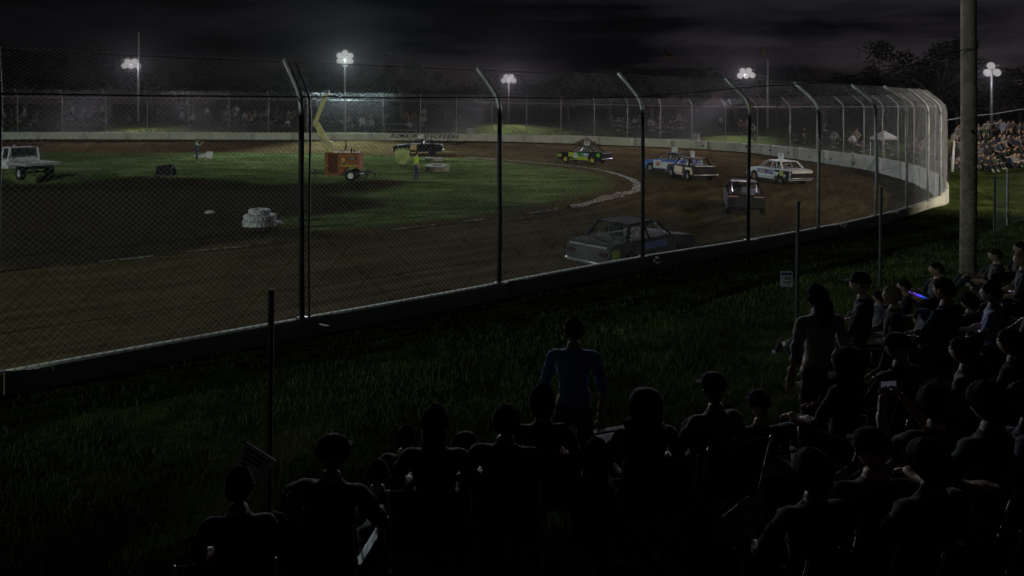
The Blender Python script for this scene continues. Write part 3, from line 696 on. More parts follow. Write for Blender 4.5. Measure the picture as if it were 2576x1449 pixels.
def side_number(root, txt, x, z, size, m, hw=.80):
    for s in (-1, 1):
        rot = Matrix.Rotation(R(90), 4, 'X') if s < 0 else Matrix.Rotation(R(180), 4, 'Z') @ Matrix.Rotation(R(90), 4, 'X')
        q = text_obj('side_number', txt, size, m, Matrix.Identity(4), None, ext=.003, bold=.015)
        q.parent = root; q.matrix_local = Matrix.Translation((x, s*(hw+.018), z)) @ rot
# green and lime car on the far straight
c1 = race_car('race_car', 'lime green and black race car with yellow wheels, on the far side of the track', 1470, 410, 143, M['black'], rim=M['yellow'], L_=4.15, number='33',
    patches=[(.60, 1.0, .50, .86, M['lime_paint']), (.2, .60, .44, .86, M['lime_paint']), (-.78, .2, .32, .56, M['lime_paint']), (-.35, .2, .56, .86, M['green']), (-.84, -.37, .60, .84, M['lightblue']), (1.66, 2.0, .48, .68, M['lime_paint']), (-.9, .9, .29, .35, M['lime_paint'])])
for s in (-1, 1):
    MB().lathe([(0, .0), (.22, 0), (.22, .012), (0, .012)], 20, Matrix.Translation((.32, s*.825, .62)) @ Matrix.Rotation(R(-90*s), 4, 'X')).build('white_roundel', M['white'], c1)
    MB().lathe([(0, .0), (.17, 0), (.17, .012), (0, .012)], 20, Matrix.Translation((-1.72, s*.80, .72)) @ Matrix.Rotation(R(-90*s), 4, 'X')).build('green_roundel', M['brightgreen'], c1)
# black car by the lettering
c2 = race_car('race_car', 'black race car with an orange number panel in front of the wall lettering', 1052, 388, 181, M['black'], rim=M['matte'], L_=4.4, number=None,
    patches=[(.05, .62, .42, .90, M['gold']), (.30, .62, .46, .88, M['tan'])], roofx=-.1)
side_number(c2, '16', .33, .64, .46, M['white'])
# blue and white
c3 = race_car('race_car', 'blue and white race car running just ahead of the black number 77 car', 1690, 434, 128, M['blue'], rim=M['offwhite'], L_=4.1, number=None, hood=M['blue'],
    patches=[(-.85, .98, .32, .76, M['white']), (.3, .98, .76, .86, M['white'])], roof_m=M['black'])
side_number(c3, '22', .55, .60, .36, M['red'])
c4 = race_car('race_car', 'black race car with a white number 77 plate and peach door panels', 1738, 450, 101, M['black'], rim=M['offwhite'], L_=4.2, number='77', rear_m=M['matte'],
    patches=[(-.45, .75, .42, .82, M['tan']), (-.62, .62, .30, .40, M['tan']), (-1.75, -.86, .70, .84, M['gold']), (-1.95, -1.62, .45, .70, M['gold'])], roof_m=M['black'])
MB().box((-2.0, 0, .955), (.1, 1.25, .02)).build('trim_strip', M['white'], c4); MB().box((-.93, 0, 1.385), (.05, .96, .02)).build('roof_edge_strip', M['tan'], c4)
c5 = race_car('race_car', 'white race car with a purple door panel on the right of the turn', 1958, 459, 107, M['white'], rim=M['tan'], L_=4.2, number='9', rear_m=M['matte'], hood=M['white'],
    patches=[(-.55, 1.0, .55, .82, M['purple']), (-1.98, -.68, .30, .86, M['matte'])], roof_m=M['white'])
for s in (-1, 1):
    MB().box((.35, s*.835, .68), (.5, .012, .2)).build('sponsor_patch', M['tan'], c5)
    MB().box((-1.35, s*.822, .70), (.3, .012, .3)).build('yellow_panel', M['yellow'], c5)
MB().box((-2.13, 0, .80), (.06, 1.40, .14)).build('tail_panel', M['white'], c5, bevel=.015)
c6 = race_car('race_car', 'dark maroon race car seen from behind, nearest in the turn', 1869, 530, 76, M['maroon'], rim=M['matte'], L_=4.2, rear_m=M['matte'], plate=False, roof_m=M['maroon'])
for ch in c6.children:
    if ch.name.startswith(('boot_lip', 'bumper')): ch.data.materials[0] = M['matte']
MB().box((-.9, .15, 1.385), (.08, .8, .025)).build('roof_edge_strip', M['white'], c6)
for y_ in (.5, -.5): MB().box((-2.1, y_, .86), (.03, .42, .04)).build('tail_trim', M['tan'], c6)
c7 = race_car('race_car', 'pale mud covered race car with a black bonnet just over the near wall', 1500, 676, 44, M['muddy'], rim=M['matte'], L_=4.1, hood=M['black'], plate=False,
    patches=[(-.6, .5, .66, .84, M['blue']), (-1.98, -1.66, .45, .80, M['lime_paint'])], roof_m=M['black'], pos=Vector(((1596-PX)/F*21, 21, .12)))

# ute at the left edge
p = gpt(62, 452); ut = empty('flatbed_ute', p, R(148)); tag(ut, 'old white flatbed ute parked on the infield at the left edge', 'ute')
mb = MB(); n_ = [(.1, .55), (.1, 1.02), (.12, 1.05), (1.55, 1.05), (2.45, .98), (2.6, .85), (2.62, .55)]+[(1.98+.4*math.cos(t), .4+.4*math.sin(t)) for t in np.linspace(.35, math.pi-.35, 8)]
vs = []
for s in (-1, 1): vs += [(x, s*.84, z) for x, z in n_]
k = len(n_); mb.v = vs; mb.f = [(i, (i+1) % k, k+(i+1) % k, k+i) for i in range(k)]+[tuple(range(k-1, -1, -1)), tuple(range(k, 2*k))]; mb.m = [0]*len(mb.f)
mb.build('cab_body', M['white'], ut, bevel=.03)
mb = MB(); mb.add([(.1, -.72, 1.68), (1.15, -.72, 1.68), (1.15, .72, 1.68), (.1, .72, 1.68), (.15, -.66, 1.74), (1.05, -.66, 1.74), (1.05, .66, 1.74), (.15, .66, 1.74)], [(3, 2, 1, 0), (4, 5, 6, 7), (0, 1, 5, 4), (1, 2, 6, 5), (2, 3, 7, 6), (3, 0, 4, 7)])
for s in (-1, 1):
    mb.tube([(.12, s*.80, 1.05), (.12, s*.70, 1.70)], .05, 6); mb.tube([(.85, s*.81, 1.05), (.85, s*.70, 1.70)], .04, 6); mb.tube([(1.6, s*.80, 1.05), (1.12, s*.70, 1.70)], .035, 6)
mb.box((.1, 0, 1.12), (.05, 1.3, .10)); mb.box((.1, 0, .8), (.06, 1.5, .22))
mb.build('cab_roof', M['white'], ut, bevel=.01)
g_ = MB(); g_.box((.16, 0, 1.42), (.01, 1.36, .46)); g_.add([(1.52, -.74, 1.08), (1.52, .74, 1.08), (1.14, .68, 1.66), (1.14, -.68, 1.66)], [(0, 1, 2, 3)]); g_.build('window', M['glass'], ut)
mb = MB(); mb.box((-1.05, 0, .92), (2.2, 1.8, .07)); mb.box((-1.05, .9, .87), (2.2, .03, .13)); mb.box((-1.05, -.9, .87), (2.2, .03, .13)); mb.box((-2.15, 0, .87), (.03, 1.8, .13)); mb.build('tray', M['offwhite'], ut, bevel=.008)
mb = MB(); mb.box((-.7, .38, .62), (3.0, .1, .14)); mb.box((-.7, -.38, .62), (3.0, .1, .14)); mb.tube([(-1.2, -.7, .40), (-1.2, .7, .40)], .06, 8); mb.build('chassis', M['matte'], ut)
mb = MB()
for y in (-.7, .7): mb.tube([(.02, y, .95), (.02, y, 1.72)], .025, 6)
mb.tube([(.02, -.7, 1.72), (.02, .7, 1.72)], .025, 6); mb.tube([(.02, -.7, 1.25), (.02, .7, 1.25)], .02, 6); mb.build('headboard', M['chrome'], ut)
for x in (1.98, -1.2):
    for s in (-1, 1): wheel(ut, x, s*.74, .38, .24, M['offwhite'], s)
MB().tube([(.6, .3, 1.74), (.6, .3, 1.86)], .06, 10).build('beacon', M['offwhite'], ut, smooth=True)

# orange generator trailer with folded boom
p = gpt(866, 453); gt = empty('boom_trailer', p); tag(gt, 'orange generator trailer with a folded yellow boom on the infield grass', 'trailer')
mb = MB(); k = 1/41.
prof = [(-1.0, .30), (-1.0, 1.58), (-.94, 1.62), (.93, 1.62), (.97, 1.58), (.97, .62), (.83, .75), (.5, .82), (.2, .75), (.02, .5), (-.1, .30)]
vs = []
for y in (-.62, .62): vs += [(x, y, z) for x, z in prof]
k = len(prof); mb.v = vs; mb.f = [(i, (i+1) % k, k+(i+1) % k, k+i) for i in range(k)]+[tuple(range(k-1, -1, -1)), tuple(range(k, 2*k))]; mb.m = [0]*len(mb.f)
mb.build('housing', M['orange'], gt, bevel=.03)
dr = MB().box((-.52, -.632, .98), (.52, .02, 1.1)).build('door', M['dorange'], gt, bevel=.005); MB().box((-.32, -.65, 1.0), (.03, .02, .12)).build('handle', M['matte'], dr)
mb = MB(); mb.box((.62, -.632, 1.28), (.42, .02, .12)); mb.build('vent_grille', M['matte'], gt); MB().box((.60, -.645, 1.28), (.30, .015, .06)).build('name_strip', M['offwhite'], gt)
MB().box((.08, -.632, 1.22), (.2, .012, .22)).build('control_panel', M['gold'], gt)
mb = MB(); mb.box((.38, -.636, .87), (1.1, .012, .035)); mb.box((-.85, -.636, .87), (.26, .012, .03)); mb.build('yellow_stripe', M['yellow'], gt)
mb = MB(); mb.box((.0, -.64, 1.02), (.06, .02, .06)); mb.box((.3, -.64, 1.02), (.06, .02, .06)); mb.build('gauges', M['offwhite'], gt)
mb = MB(); mb.tube([(.45, -.2, 1.6), (.45, -.2, 1.84)], .05, 8); mb.tube([(.6, -.1, 1.6), (.6, -.1, 1.8)], .035, 8); mb.tube([(-.05, -.2, 1.6), (-.15, -.2, 1.7)], .03, 6); mb.build('exhaust', M['matte'], gt, smooth=True)
mb = MB(); mb.box((0, 0, .34), (2.3, .9, .07)); mb.tube([(-1.0, 0, .42), (-1.95, 0, .40)], .04, 8); mb.box((-1.95, 0, .42), (.16, .1, .12)); mb.tube([(-1.7, 0, .62), (-1.7, 0, .1)], .03, 8); mb.tube([(-1.62, 0, .55), (-1.78, 0, .62)], .015, 6)
mb.build('drawbar', M['matte'], gt)
mb = MB()
for y in (-.35, .35):
    mb.tube([(.95, y, .48), (1.75, y, .48)], .03, 6); mb.tube([(1.75, y, .7), (1.75, y, .08)], .025, 6); mb.tube([(1.3, y, .62), (1.3, y, .12)], .04, 6); mb.tube([(1.55, y, .82), (1.5, y, .48)], .015, 6)
    mb.box((1.3, y, .1), (.2, .16, .03))
mb.tube([(1.75, -.35, .48), (1.75, .35, .48)], .03, 6); mb.build('stabiliser', M['matte'], gt)
for s in (-1, 1): wheel(gt, .52, s*.66, .32, .2, M['white'], s)
mb = MB(); mb.box((-.78, 0, 1.92), (.22, .3, .66)); mb.build('boom_turret', M['boom'], gt, bevel=.02)
a0, a1, a2 = Vector((-.90, 0, 1.66)), Vector((-1.72, 0, 3.28)), Vector((-1.05, 0, 5.0))
def beam(a, b, w, o=Vector((0, 0, 0))):
    d = (b-a); q = d.to_track_quat('Z', 'Y').to_matrix(); return (a+b)/2+o, (w, w, d.length), q
for off_ in (Vector((0, 0, 0)), Vector((.26, 0, .06))):
    mb = MB(); c, d, q = beam(a0+off_, a1+off_*.55, .16); mb.box(c, d, q); mb.build('lower_arm', M['boom'], gt, bevel=.01)
mb = MB(); c, d, q = beam(a1, a2, .19); mb.box(c, d, q); mb.build('upper_arm', M['boom'], gt, bevel=.01)
mb = MB(); mb.box(a1+Vector((.02, 0, -.05)), (.26, .22, .3)); mb.build('elbow', M['boom'], gt, bevel=.02)
MB().tube([a0+Vector((.15, -.1, .3)), a1+Vector((.15, -.1, -.7))], .03, 6).build('hydraulic_ram', M['chrome'], gt)
MB().box(a2+Vector((0, 0, .12)), (.3, .3, .16)).build('boom_head', M['housing'], gt, bevel=.02)

# ---------------------------------------------------------------- tyres and infield clutter
def tyre(name, label, loc, r, w, m, rot=None, grp=None, hole=.5):
    mb = MB().lathe([(r*hole, .02*r), (r*.62, 0), (r*.88, .01*r), (r*.93, w*.1), (r*.97, w*.2), (r*.97, w*.8), (r*.93, w*.9), (r*.88, w-.01*r), (r*.62, w), (r*hole, w-.02*r), (r*hole*1.05, w*.5), (r*hole, .02*r)], 36)
    for k in range(26):
        a = 6.2832*k/26; c_, s_ = math.cos(a), math.sin(a); mb.box((c_*r*.975, s_*r*.975, w*.5), (r*.05, r*.12, w*.82), Matrix.Rotation(a, 3, 'Z'))
    o = mb.build(name, m)
    o.location = loc
    if rot: o.rotation_euler = rot
    return tag(o, label, 'tyre', grp)
p = gpt(1097, 433); tyre('tractor_tyre', 'big white tractor tyre lying flat behind the person in yellow', p+Vector((0, .6, 0)), .84, .44, M['creamtyre'], (R(5), 0, 0), 'tyres lying on the infield', .42)
p = gpt(1092, 408); tyre('tractor_tyre', 'second pale tractor tyre lying just behind the big white one', p+Vector((-.1, .6, 0)), .72, .3, M['creamtyre'], (0, R(3), 0), 'tyres lying on the infield', .6)
p = gpt(408, 444); tyre('tractor_tyre', 'black tractor tyre half sunk and tilted on the dark ridge', p+Vector((-.3, .2, -.02)), .52, .9, M['rubber'], (R(8), R(82), R(12)), 'tyres lying on the infield', .5)
ps = gpt(641, 574)
for i, (dx, dz, r, w) in enumerate([(-.0, 0, .62, .22), (.02, .22, .60, .22), (.0, .44, .40, .20)]):
    tyre('painted_tyre', ['white painted tyre at the bottom of the stack', 'white painted tyre in the middle of the stack', 'small white painted tyre on top of the stack'][i], ps+Vector((dx, .5, dz)), r, w, M['whitetyre'], (0, 0, i), 'stack of white painted tyres')
for px, py in ((528, 538), (697, 565), (488, 394)):
    p = gpt(px, py); mb = MB(); mb.lathe([(0, .12), (.1, .13), (.19, .09), (.22, .0), (.2, -.05)], 9); o = mb.build('white_marker', M['whitetyre'], smooth=True); o.location = p
    tag(o, {528: 'small white dome marker in the grass left of the tyre stack', 697: 'small white marker right beside the tyre stack', 488: 'small white marker by the feet of the person in blue'}[px], 'marker', 'low white markers')
# leaning white board by the blue marshal
p = gpt(516, 399); bo = empty('leaning_board', p+Vector((0, .1, 0)), R(6)); tag(bo, 'white board lying tilted on the grass beside the person in blue', 'board')
MB().box((.28, 0, .28), (.48, .05, .56), Euler((R(-18), 0, 0)).to_matrix()).build('panel', M['white'], bo, bevel=.005)
MB().box((-.22, -.05, .20), (.62, .05, .36), Euler((R(-38), R(-14), 0)).to_matrix()).build('panel', M['white'], bo, bevel=.005)
# tall pale weed clump
p = gpt(1012, 414); mb = MB()
for i in range(420):
    a = random.random()*6.28; r = random.random()**.7*.5; h = .5+random.random()*.75; b = Vector((math.cos(a)*r*.5, math.sin(a)*r*.5, 0)); t = Vector((math.cos(a)*r*1.25-.02, math.sin(a)*r*1.2, h)); mid = (b+t)/2+Vector((random.uniform(-.1, .1), 0, random.uniform(0, .1)))
    w = Vector((random.uniform(.008, .02), random.uniform(-.01, .01), 0)); mb.add([b-w, b+w, mid+w*1.4, mid-w*1.4, t], [(0, 1, 2, 3), (3, 2, 4)])
    for q in range(3):
        c = b.lerp(t, random.uniform(.4, 1)); d = Vector((random.uniform(-.12, .12), random.uniform(-.1, .1), random.uniform(-.02, .12))); mb.add([c, c+d+Vector((.02, 0, 0)), c+d*1.2+Vector((0, 0, .03))], [(0, 1, 2)])
o = mb.build('weed_clump', M['bush']); o.location = p; tag(o, 'tall pale green weed clump in front of the black race car', 'weed')
# straw and branches heaped against the far wall
u = u_far(1476); x, y, zt, zi, zo, a, c = WS(u); hp = empty('debris_heap', (x+a*.6, y+c*.6, zi)); tag(hp, 'heap of straw and torn branches against the far wall', 'debris')
mb = MB()
for i in range(500):
    t = random.gauss(0, .55); b = Vector((t, random.gauss(0, .2), random.random()*.5*math.exp(-t*t*1.2))); d = Vector((random.uniform(-.35, .35), random.uniform(-.15, .15), random.uniform(-.05, .12))); w = Vector((0, 0, .018)); mb.add([b-w, b+w, b+d+w, b+d-w], [(0, 1, 2, 3)])
mb.build('straw', M['straw'], hp)
mb = MB(); mb.tube([(-.1, 0, .8), (.5, 0, .35), (.9, 0, .1)], [.02, .05, .06], 6); mb.tube([(.1, 0, .75), (.3, .05, .4)], .03, 6); mb.tube([(-.9, 0, .1), (-.3, .1, .5)], .03, 6); mb.build('branch', M['bark'], hp)
# white boxes standing on the far wall
for px, w_, lb in ((1183, .62, 'white box on the far wall to the right of the lettering'), (1747, .66, 'white box on the wall above the race cars')):
    u = u_far(px); x, y, zt, zi, zo, a, c = WS(u); mb = MB(); mb.box((0, 0, w_/2), (w_, .3, w_)); mb.box((0, 0, w_+.01), (w_+.05, .34, .03)); o = mb.build('wall_box', M['offwhite'], bevel=.01); o.location = (x-a*.3, y-c*.3, zt-.05); o.rotation_euler = (0, 0, math.atan2(c, a)+R(90)); tag(o, lb, 'box', 'white boxes on the far wall')

# ---------------------------------------------------------------- people
def person_mesh(kind, detail=1, hairslot=True, yoke=False, arm='rest', slots=None):
    J = {}; E = []
    def j(n, p, r): J[n] = (Vector(p), r)
    if kind == 'stand':
        pz = .93; lean = .0
        for s, c in ((-1, 'l'), (1, 'r')):
            j('hip'+c, (s*.09, 0, .88), .095); j('knee'+c, (s*.11, .03+.02*s, .49), .062); j('ank'+c, (s*.12, -.01+.03*s, .10), .042); j('toe'+c, (s*.14, .14+.03*s, .035), .034)
    elif kind == 'sit':
        pz = .50; lean = -.08
        for s, c in ((-1, 'l'), (1, 'r')):
            j('hip'+c, (s*.10, .03, .49), .095); j('knee'+c, (s*.14, .46, .50), .065); j('ank'+c, (s*.13, .46, .10), .045); j('toe'+c, (s*.14, .60, .04), .035)
    else:
        pz = .14; lean = -.14
        for s, c in ((-1, 'l'), (1, 'r')):
            j('hip'+c, (s*.10, .02, .13), .095); j('knee'+c, (s*.16, .38, .44), .062); j('ank'+c, (s*.14, .62, .09), .045); j('toe'+c, (s*.15, .74, .04), .035)
    ly = lambda h: lean*h
    j('pel', (0, 0, pz), .135); j('sp', (0, ly(.22), pz+.20), .125); j('ch', (0, ly(.5), pz+.40), .15); j('tz', (0, ly(.57), pz+.515), .085); j('nk', (0, ly(.6)+.005, pz+.57), .062); j('hb', (0, ly(.6)+.02, pz+.62), .058)
    sh = pz+.50
    for s, c in ((-1, 'l'), (1, 'r')):
        j('sh'+c, (s*.185, ly(.55), sh), .062)
        if arm == 'rest' and kind == 'stand': el, wr, hd = (s*.25, -.02, sh-.30), (s*.24, .06, sh-.55), (s*.235, .08, sh-.64)
        elif arm == 'rest' and kind == 'sit': el, wr, hd = (s*.27, .05, sh-.27), (s*.2, .26, sh-.34), (s*.17, .35, sh-.35)
        elif arm == 'rest': el, wr, hd = (s*.28, .06, sh-.25), (s*.16, .30, sh-.22), (s*.06, .37, sh-.22)
        elif arm == 'hips': el, wr, hd = (s*.36, -.04, sh-.24), (s*.20, .06, sh-.42), (s*.15, .07, sh-.46)
        elif arm == 'film': el, wr, hd = (s*.24, .20, sh-.20), (s*.11, .38, sh+.04), (s*.07, .42, sh+.11)
        elif arm == 'point': el, wr, hd = ((s*.26, .20, sh-.10), (s*.2, .44, sh+.02), (s*.18, .52, sh+.04)) if s > 0 else ((s*.26, 0, sh-.28), (s*.22, .10, sh-.52), (s*.21, .12, sh-.6))
        j('el'+c, el, .047); j('wr'+c, wr, .032); j('hd'+c, hd, .036)
        E += [('ch', 'sh'+c), ('sh'+c, 'el'+c), ('el'+c, 'wr'+c), ('wr'+c, 'hd'+c), ('pel', 'hip'+c), ('hip'+c, 'knee'+c), ('knee'+c, 'ank'+c), ('ank'+c, 'toe'+c)]
    E += [('pel', 'sp'), ('sp', 'ch'), ('ch', 'tz'), ('tz', 'nk'), ('nk', 'hb')]
    names = list(J); me = bpy.data.meshes.new('skel'); me.from_pydata([J[n][0] for n in names], [(names.index(a), names.index(b)) for a, b in E], [])
    ob = bpy.data.objects.new('skel', me); col.objects.link(ob)
    ob.modifiers.new('s', 'SKIN').use_smooth_shade = True
    if detail: ob.modifiers.new('u', 'SUBSURF').levels = detail
    for i, n in enumerate(names):
        sv = me.skin_vertices[0].data[i]; r = J[n][1]; sv.radius = (r, r*(.8 if n in ('ch', 'sp', 'pel') else 1)); sv.use_root = n == 'pel'
    dg = bpy.context.evaluated_depsgraph_get(); em = bpy.data.meshes.new_from_object(ob.evaluated_get(dg)); bpy.data.objects.remove(ob)
    for v in em.vertices:
        c = v.co; w_ = .006*math.sin(c.x*38+c.z*21)+.006*math.sin(c.z*47-c.y*29+c.x*11) if detail > 1 and c.z < pz+.5 else 0
        v.co = c+v.normal*w_
    V = [tuple(v.co) for v in em.vertices]; Fs = [tuple(p.vertices) for p in em.polygons]; MI = []
    segs = [(J[a][0], J[b][0], a, b) for a, b in E]
    for p in em.polygons:
        c = p.center; best = None; bd = 9
        for a, b, na, nb in segs:
            d = b-a; t = max(0, min(1, (c-a).dot(d)/d.length_squared)); q = (c-a-d*t).length
            if q < bd: bd = q; best = (na, nb, t)
        na, nb, t = best
        if nb[:2] in ('hd', 'hb') or nb == 'nk' and t > .75: s = 2
        elif nb[:2] == 'wr': s = 2 if t > .15 else 0
        elif nb[:3] == 'toe' or nb[:3] == 'ank' and t > .85: s = 3
        elif nb[:4] == 'knee' or nb[:3] == 'ank' or nb[:3] == 'hip' or na == 'pel' and t < .25: s = 1
        else:
            s = 0
            if yoke and c.z > pz+.36: s = 5
        MI.append(s)
    bpy.data.meshes.remove(em)
    mb = MB(); mb.v = V; mb.f = Fs; mb.m = MI
    # hands: palm carries four bent fingers of different length and a thumb from its side
    if detail > 1:
        for s, c in ((-1, 'l'), (1, 'r')):
            hd = J['hd'+c][0]; d = (hd-J['wr'+c][0]).normalized(); side = d.cross(Vector((0, 0, 1))); side = side.normalized() if side.length > .1 else Vector((1, 0, 0)); side *= s; nrm_ = side.cross(d)*s
            for k, ln in enumerate((.062, .072, .068, .052)):
                b = hd+d*.02+side*((k-1.5)*.018); p1 = b+d*ln*.5-nrm_*.006; p2 = p1+d*ln*.32-nrm_*.018; p3 = p2+d*ln*.15-nrm_*.022
                mb.tube([b-d*.015, p1, p2, p3], [.0095, .009, .008, .0065], 6, 2)
            b = hd-d*.012-side*.028; mb.tube([b+side*.01, b-side*.016+d*.022, b-side*.022+d*.046-nrm_*.012], [.011, .0105, .008], 6, 2)
    # head
    hc = J['hb'][0]+Vector((0, .02, .085)); nu, nvv = (16, 12) if detail > 1 else (10, 7)
    vs = []; fs = []
    for a in range(nvv+1):
        th = math.pi*a/nvv
        for b in range(nu):
            ph = 2*math.pi*b/nu; x, y, z_ = math.sin(th)*math.sin(ph), math.sin(th)*math.cos(ph), math.cos(th)
            fr = max(0, y); jaw = 1-.22*max(0, -z_)*(1-.3*fr)
            px_, py_, pz_ = x*.077*jaw, y*.094*(1-.1*max(0, -z_)*(y < 0)), z_*.112
            if detail > 1:
                py_ += .016*math.exp(-((x/.16)**2+((z_+.12)/.16)**2))*(y > 0)  # nose
                py_ -= .008*math.exp(-(((abs(x)-.4)/.16)**2+((z_-.06)/.12)**2))*(y > 0)  # eye sockets
                py_ += .005*math.exp(-((x/.3)**2+((z_+.52)/.1)**2))*(y > 0)  # lips
            vs.append(hc+Vector((px_, py_, pz_)))
    for a in range(nvv):
        for b in range(nu): fs.append((a*nu+b, (a+1)*nu+b, (a+1)*nu+(b+1) % nu, a*nu+(b+1) % nu))
    mb.add(vs, fs, 2)
    if detail > 1:
        for s in (-1, 1):
            mb.lathe([(0, -.008), (.008, -.004), (.008, .004), (0, .008)], 6, Matrix.Translation(hc+Vector((s*.031, .082, .008))), 4)
            mb.lathe([(0, -.008), (.016, -.004), (.02, .006), (.01, .012)], 8, Matrix.Translation(hc+Vector((s*.078, -.005, -.005))) @ Matrix.Rotation(R(90*s), 4, 'Y') @ Matrix.Scale(1.6, 4, (1, 0, 0)), 2)
        mb.tube([hc+Vector((-.022, .085, -.062)), hc+Vector((0, .092, -.062)), hc+Vector((.022, .085, -.062))], .003, 4, 4)
    def hair_cap(big=0, lng=0):
        h = MB(); vs = []; fs = []; A = 12; B = 26
        for a in range(A+1):
            for b in range(B):
                ph = 2*math.pi*b/B; back = .5-.5*math.cos(ph) ; lim = 1.15+.95*back+lng*back; th = lim*a/A
                r = 1.07+big*(.7+.5*back)+.03*math.sin(5*ph+a*.6)+.03*math.sin(13*ph+a*1.9)*(.4+big*2)+.02*math.sin(9*ph-a*2.7)
                vs.append(hc+Vector((math.sin(th)*math.sin(ph)*.080*r, math.sin(th)*math.cos(ph)*.098*r-.004, math.cos(th)*.110*r)))
        for a in range(A):
            for b in range(B): fs.append((a*B+b, (a+1)*B+b, (a+1)*B+(b+1) % B, a*B+(b+1) % B))
        return vs, fs
    hv = hair_cap()
    if hairslot: mb.add(*hv, 4)
    me = bpy.data.meshes.new('person_'+kind); me.from_pydata(mb.v, [], mb.f); me.update()
    for m in (slots or (M['cloth'], M['trouser'], M['skin'], M['shoe'], M['hair'], M['hivisg'])): me.materials.append(m)
    me.polygons.foreach_set('material_index', mb.m); me.polygons.foreach_set('use_smooth', [True]*len(mb.f))
    return me, hc, hair_cap, J
def add_person(me, loc, rz, color, label, group=None, scale=1., rx=0):
    o = bpy.data.objects.new('person', me); col.objects.link(o); o.location = loc; o.rotation_euler = (rx, 0, rz); o.scale = (scale,)*3; o.color = (*color, 1)
    return tag(o, label, 'person', group)
def add_hair(o, hc, hair_cap, m, style='short'):
    big, lng = {'short': (0, 0), 'long': (.06, .7), 'bushy': (.18, .4)}[style]
    vs, fs = hair_cap(big, lng); mb = MB().add(vs, fs)
    if style == 'long': mb.tube([hc+Vector((0, -.07, -.02)), hc+Vector((0, -.10, -.14)), hc+Vector((0, -.11, -.26))], [.085, .08, .05], 8)
    return mb.build('hair', m, o, smooth=True)
def add_hood(o, hc, m):
    pts = [hc+Vector((0, -.035, .125)), hc+Vector((0, -.04, .105)), hc+Vector((0, -.035, .04)), hc+Vector((0, -.04, -.05)), hc+Vector((0, -.045, -.12)), hc+Vector((0, -.03, -.17))]
    return MB().tube(pts, [.03, .085, .118, .115, .10, .15], 14).build('hood', m, o, smooth=True)
def add_cap(o, hc, hair_cap, m, back=False):
    mb = MB(); s = -1 if back else 1
    mb.lathe([(0, .135), (.05, .128), (.085, .10), (.098, .05), (.1, .02)], 16, Matrix.Translation(hc+Vector((0, -.005, .0))))
    vs = [hc+Vector((.085*math.sin(t), s*(.07+.11*max(0, math.cos(t))), .035-.02*math.cos(t))) for t in np.linspace(-1.4, 1.4, 9)]; vs += [hc+Vector((.08*math.sin(t), s*.055, .045)) for t in np.linspace(-1.2, 1.2, 9)]
    fs = [(i, i+1, 9+i+1, 9+i) for i in range(8)]; mb.add(vs, fs)
    return mb.build('cap', m, o, smooth=True)
# --- crowd in the distance: shared meshes, own clothing colours
crowd = {}
for k, a in (('stand', 'rest'), ('stand', 'hips'), ('sit', 'rest'), ('ground', 'rest')): crowd[(k, a)] = person_mesh(k, 0, True, arm=a)[0]
ck = list(crowd.values())
CC = [((.55, .55, .56), 'white'), ((.30, .32, .36), 'grey'), ((.03, .03, .035), 'black'), ((.05, .07, .18), 'navy'), ((.20, .06, .05), 'red'), ((.10, .16, .10), 'olive'), ((.25, .20, .15), 'tan'), ((.25, .32, .50), 'pale blue')]
KW = ['standing', 'hands on hips', 'seated', 'sitting']
def crowd_at(px, py, Yoff_wall, where, group, ci=None, ki=None, Y=None):
    u, v = uv(px, py)
    if Y is None: Y = Yoff_wall
    X = u/F*Y; ki = random.choice([0, 1, 2, 3, 2]) if ki is None else ki; ci = random.choices(range(8), [3, 3, 3, 2, 1, 1, 1, 1])[0] if ci is None else ci
    o = add_person(ck[ki], (X, Y, g1(X, Y)-.03+(0)), R(180)-math.atan2(-X, Y)+random.uniform(-.7, .7)+math.pi*0, CC[ci][0], f'{CC[ci][1]} topped spectator {KW[ki]} {where}', group, random.uniform(.85, 1.08)); k_ = random.uniform(.35, 1.3) if px < 1300 else random.uniform(.25, .8); o.color = (CC[ci][0][0]*k_, CC[ci][0][1]*k_, CC[ci][0][2]*k_, 1)
    return o
def wallY(px):
    x, y = WS(u_far(px))[:2]; return y
random.seed(11)
dens = [(0, 130, 9), (150, 330, 14), (330, 540, 6), (560, 740, 26), (740, 900, 9), (900, 1060, 9), (1060, 1230, 6), (1500, 1640, 10), (1640, 1800, 10), (1800, 1960, 7), (1960, 2110, 8)]
for a, b, n in dens:
    for i in range(n):
        px = random.uniform(a, b); Y = wallY(px)+random.uniform(8, 15)
        wh = ('on the far bank at the far left' if px < 330 else 'on the far bank by the left floodlight' if px < 540 else 'on the far bank left of the yellow boom' if px < 800 else 'on the far bank behind the wall lettering' if px < 1300 else 'on the bank behind the cars in the turn' if px < 1960 else 'on the bank right of the turn')
        crowd_at(px, 300, Y, wh, 'spectators on the far bank')
for px, ki, ci in ((912, 0, 0), (935, 0, 1), (1030, 1, 7), (885, 1, 2)): crowd_at(px, 300, wallY(px)+4.5, 'close behind the far wall', 'spectators on the far bank', ci, ki)
for i in range(13):
    px = random.uniform(2130, 2340); crowd_at(px, 370, wallY(min(px, 2300))*1.0+random.uniform(7, 12), 'behind the netting of the right turn', 'spectators behind the right turn')
rows_ = [(44, 3), (46.5, 3), (48.5, 2), (50.5, 2), (52.5, 3), (54.5, 0), (56.5, 1)]
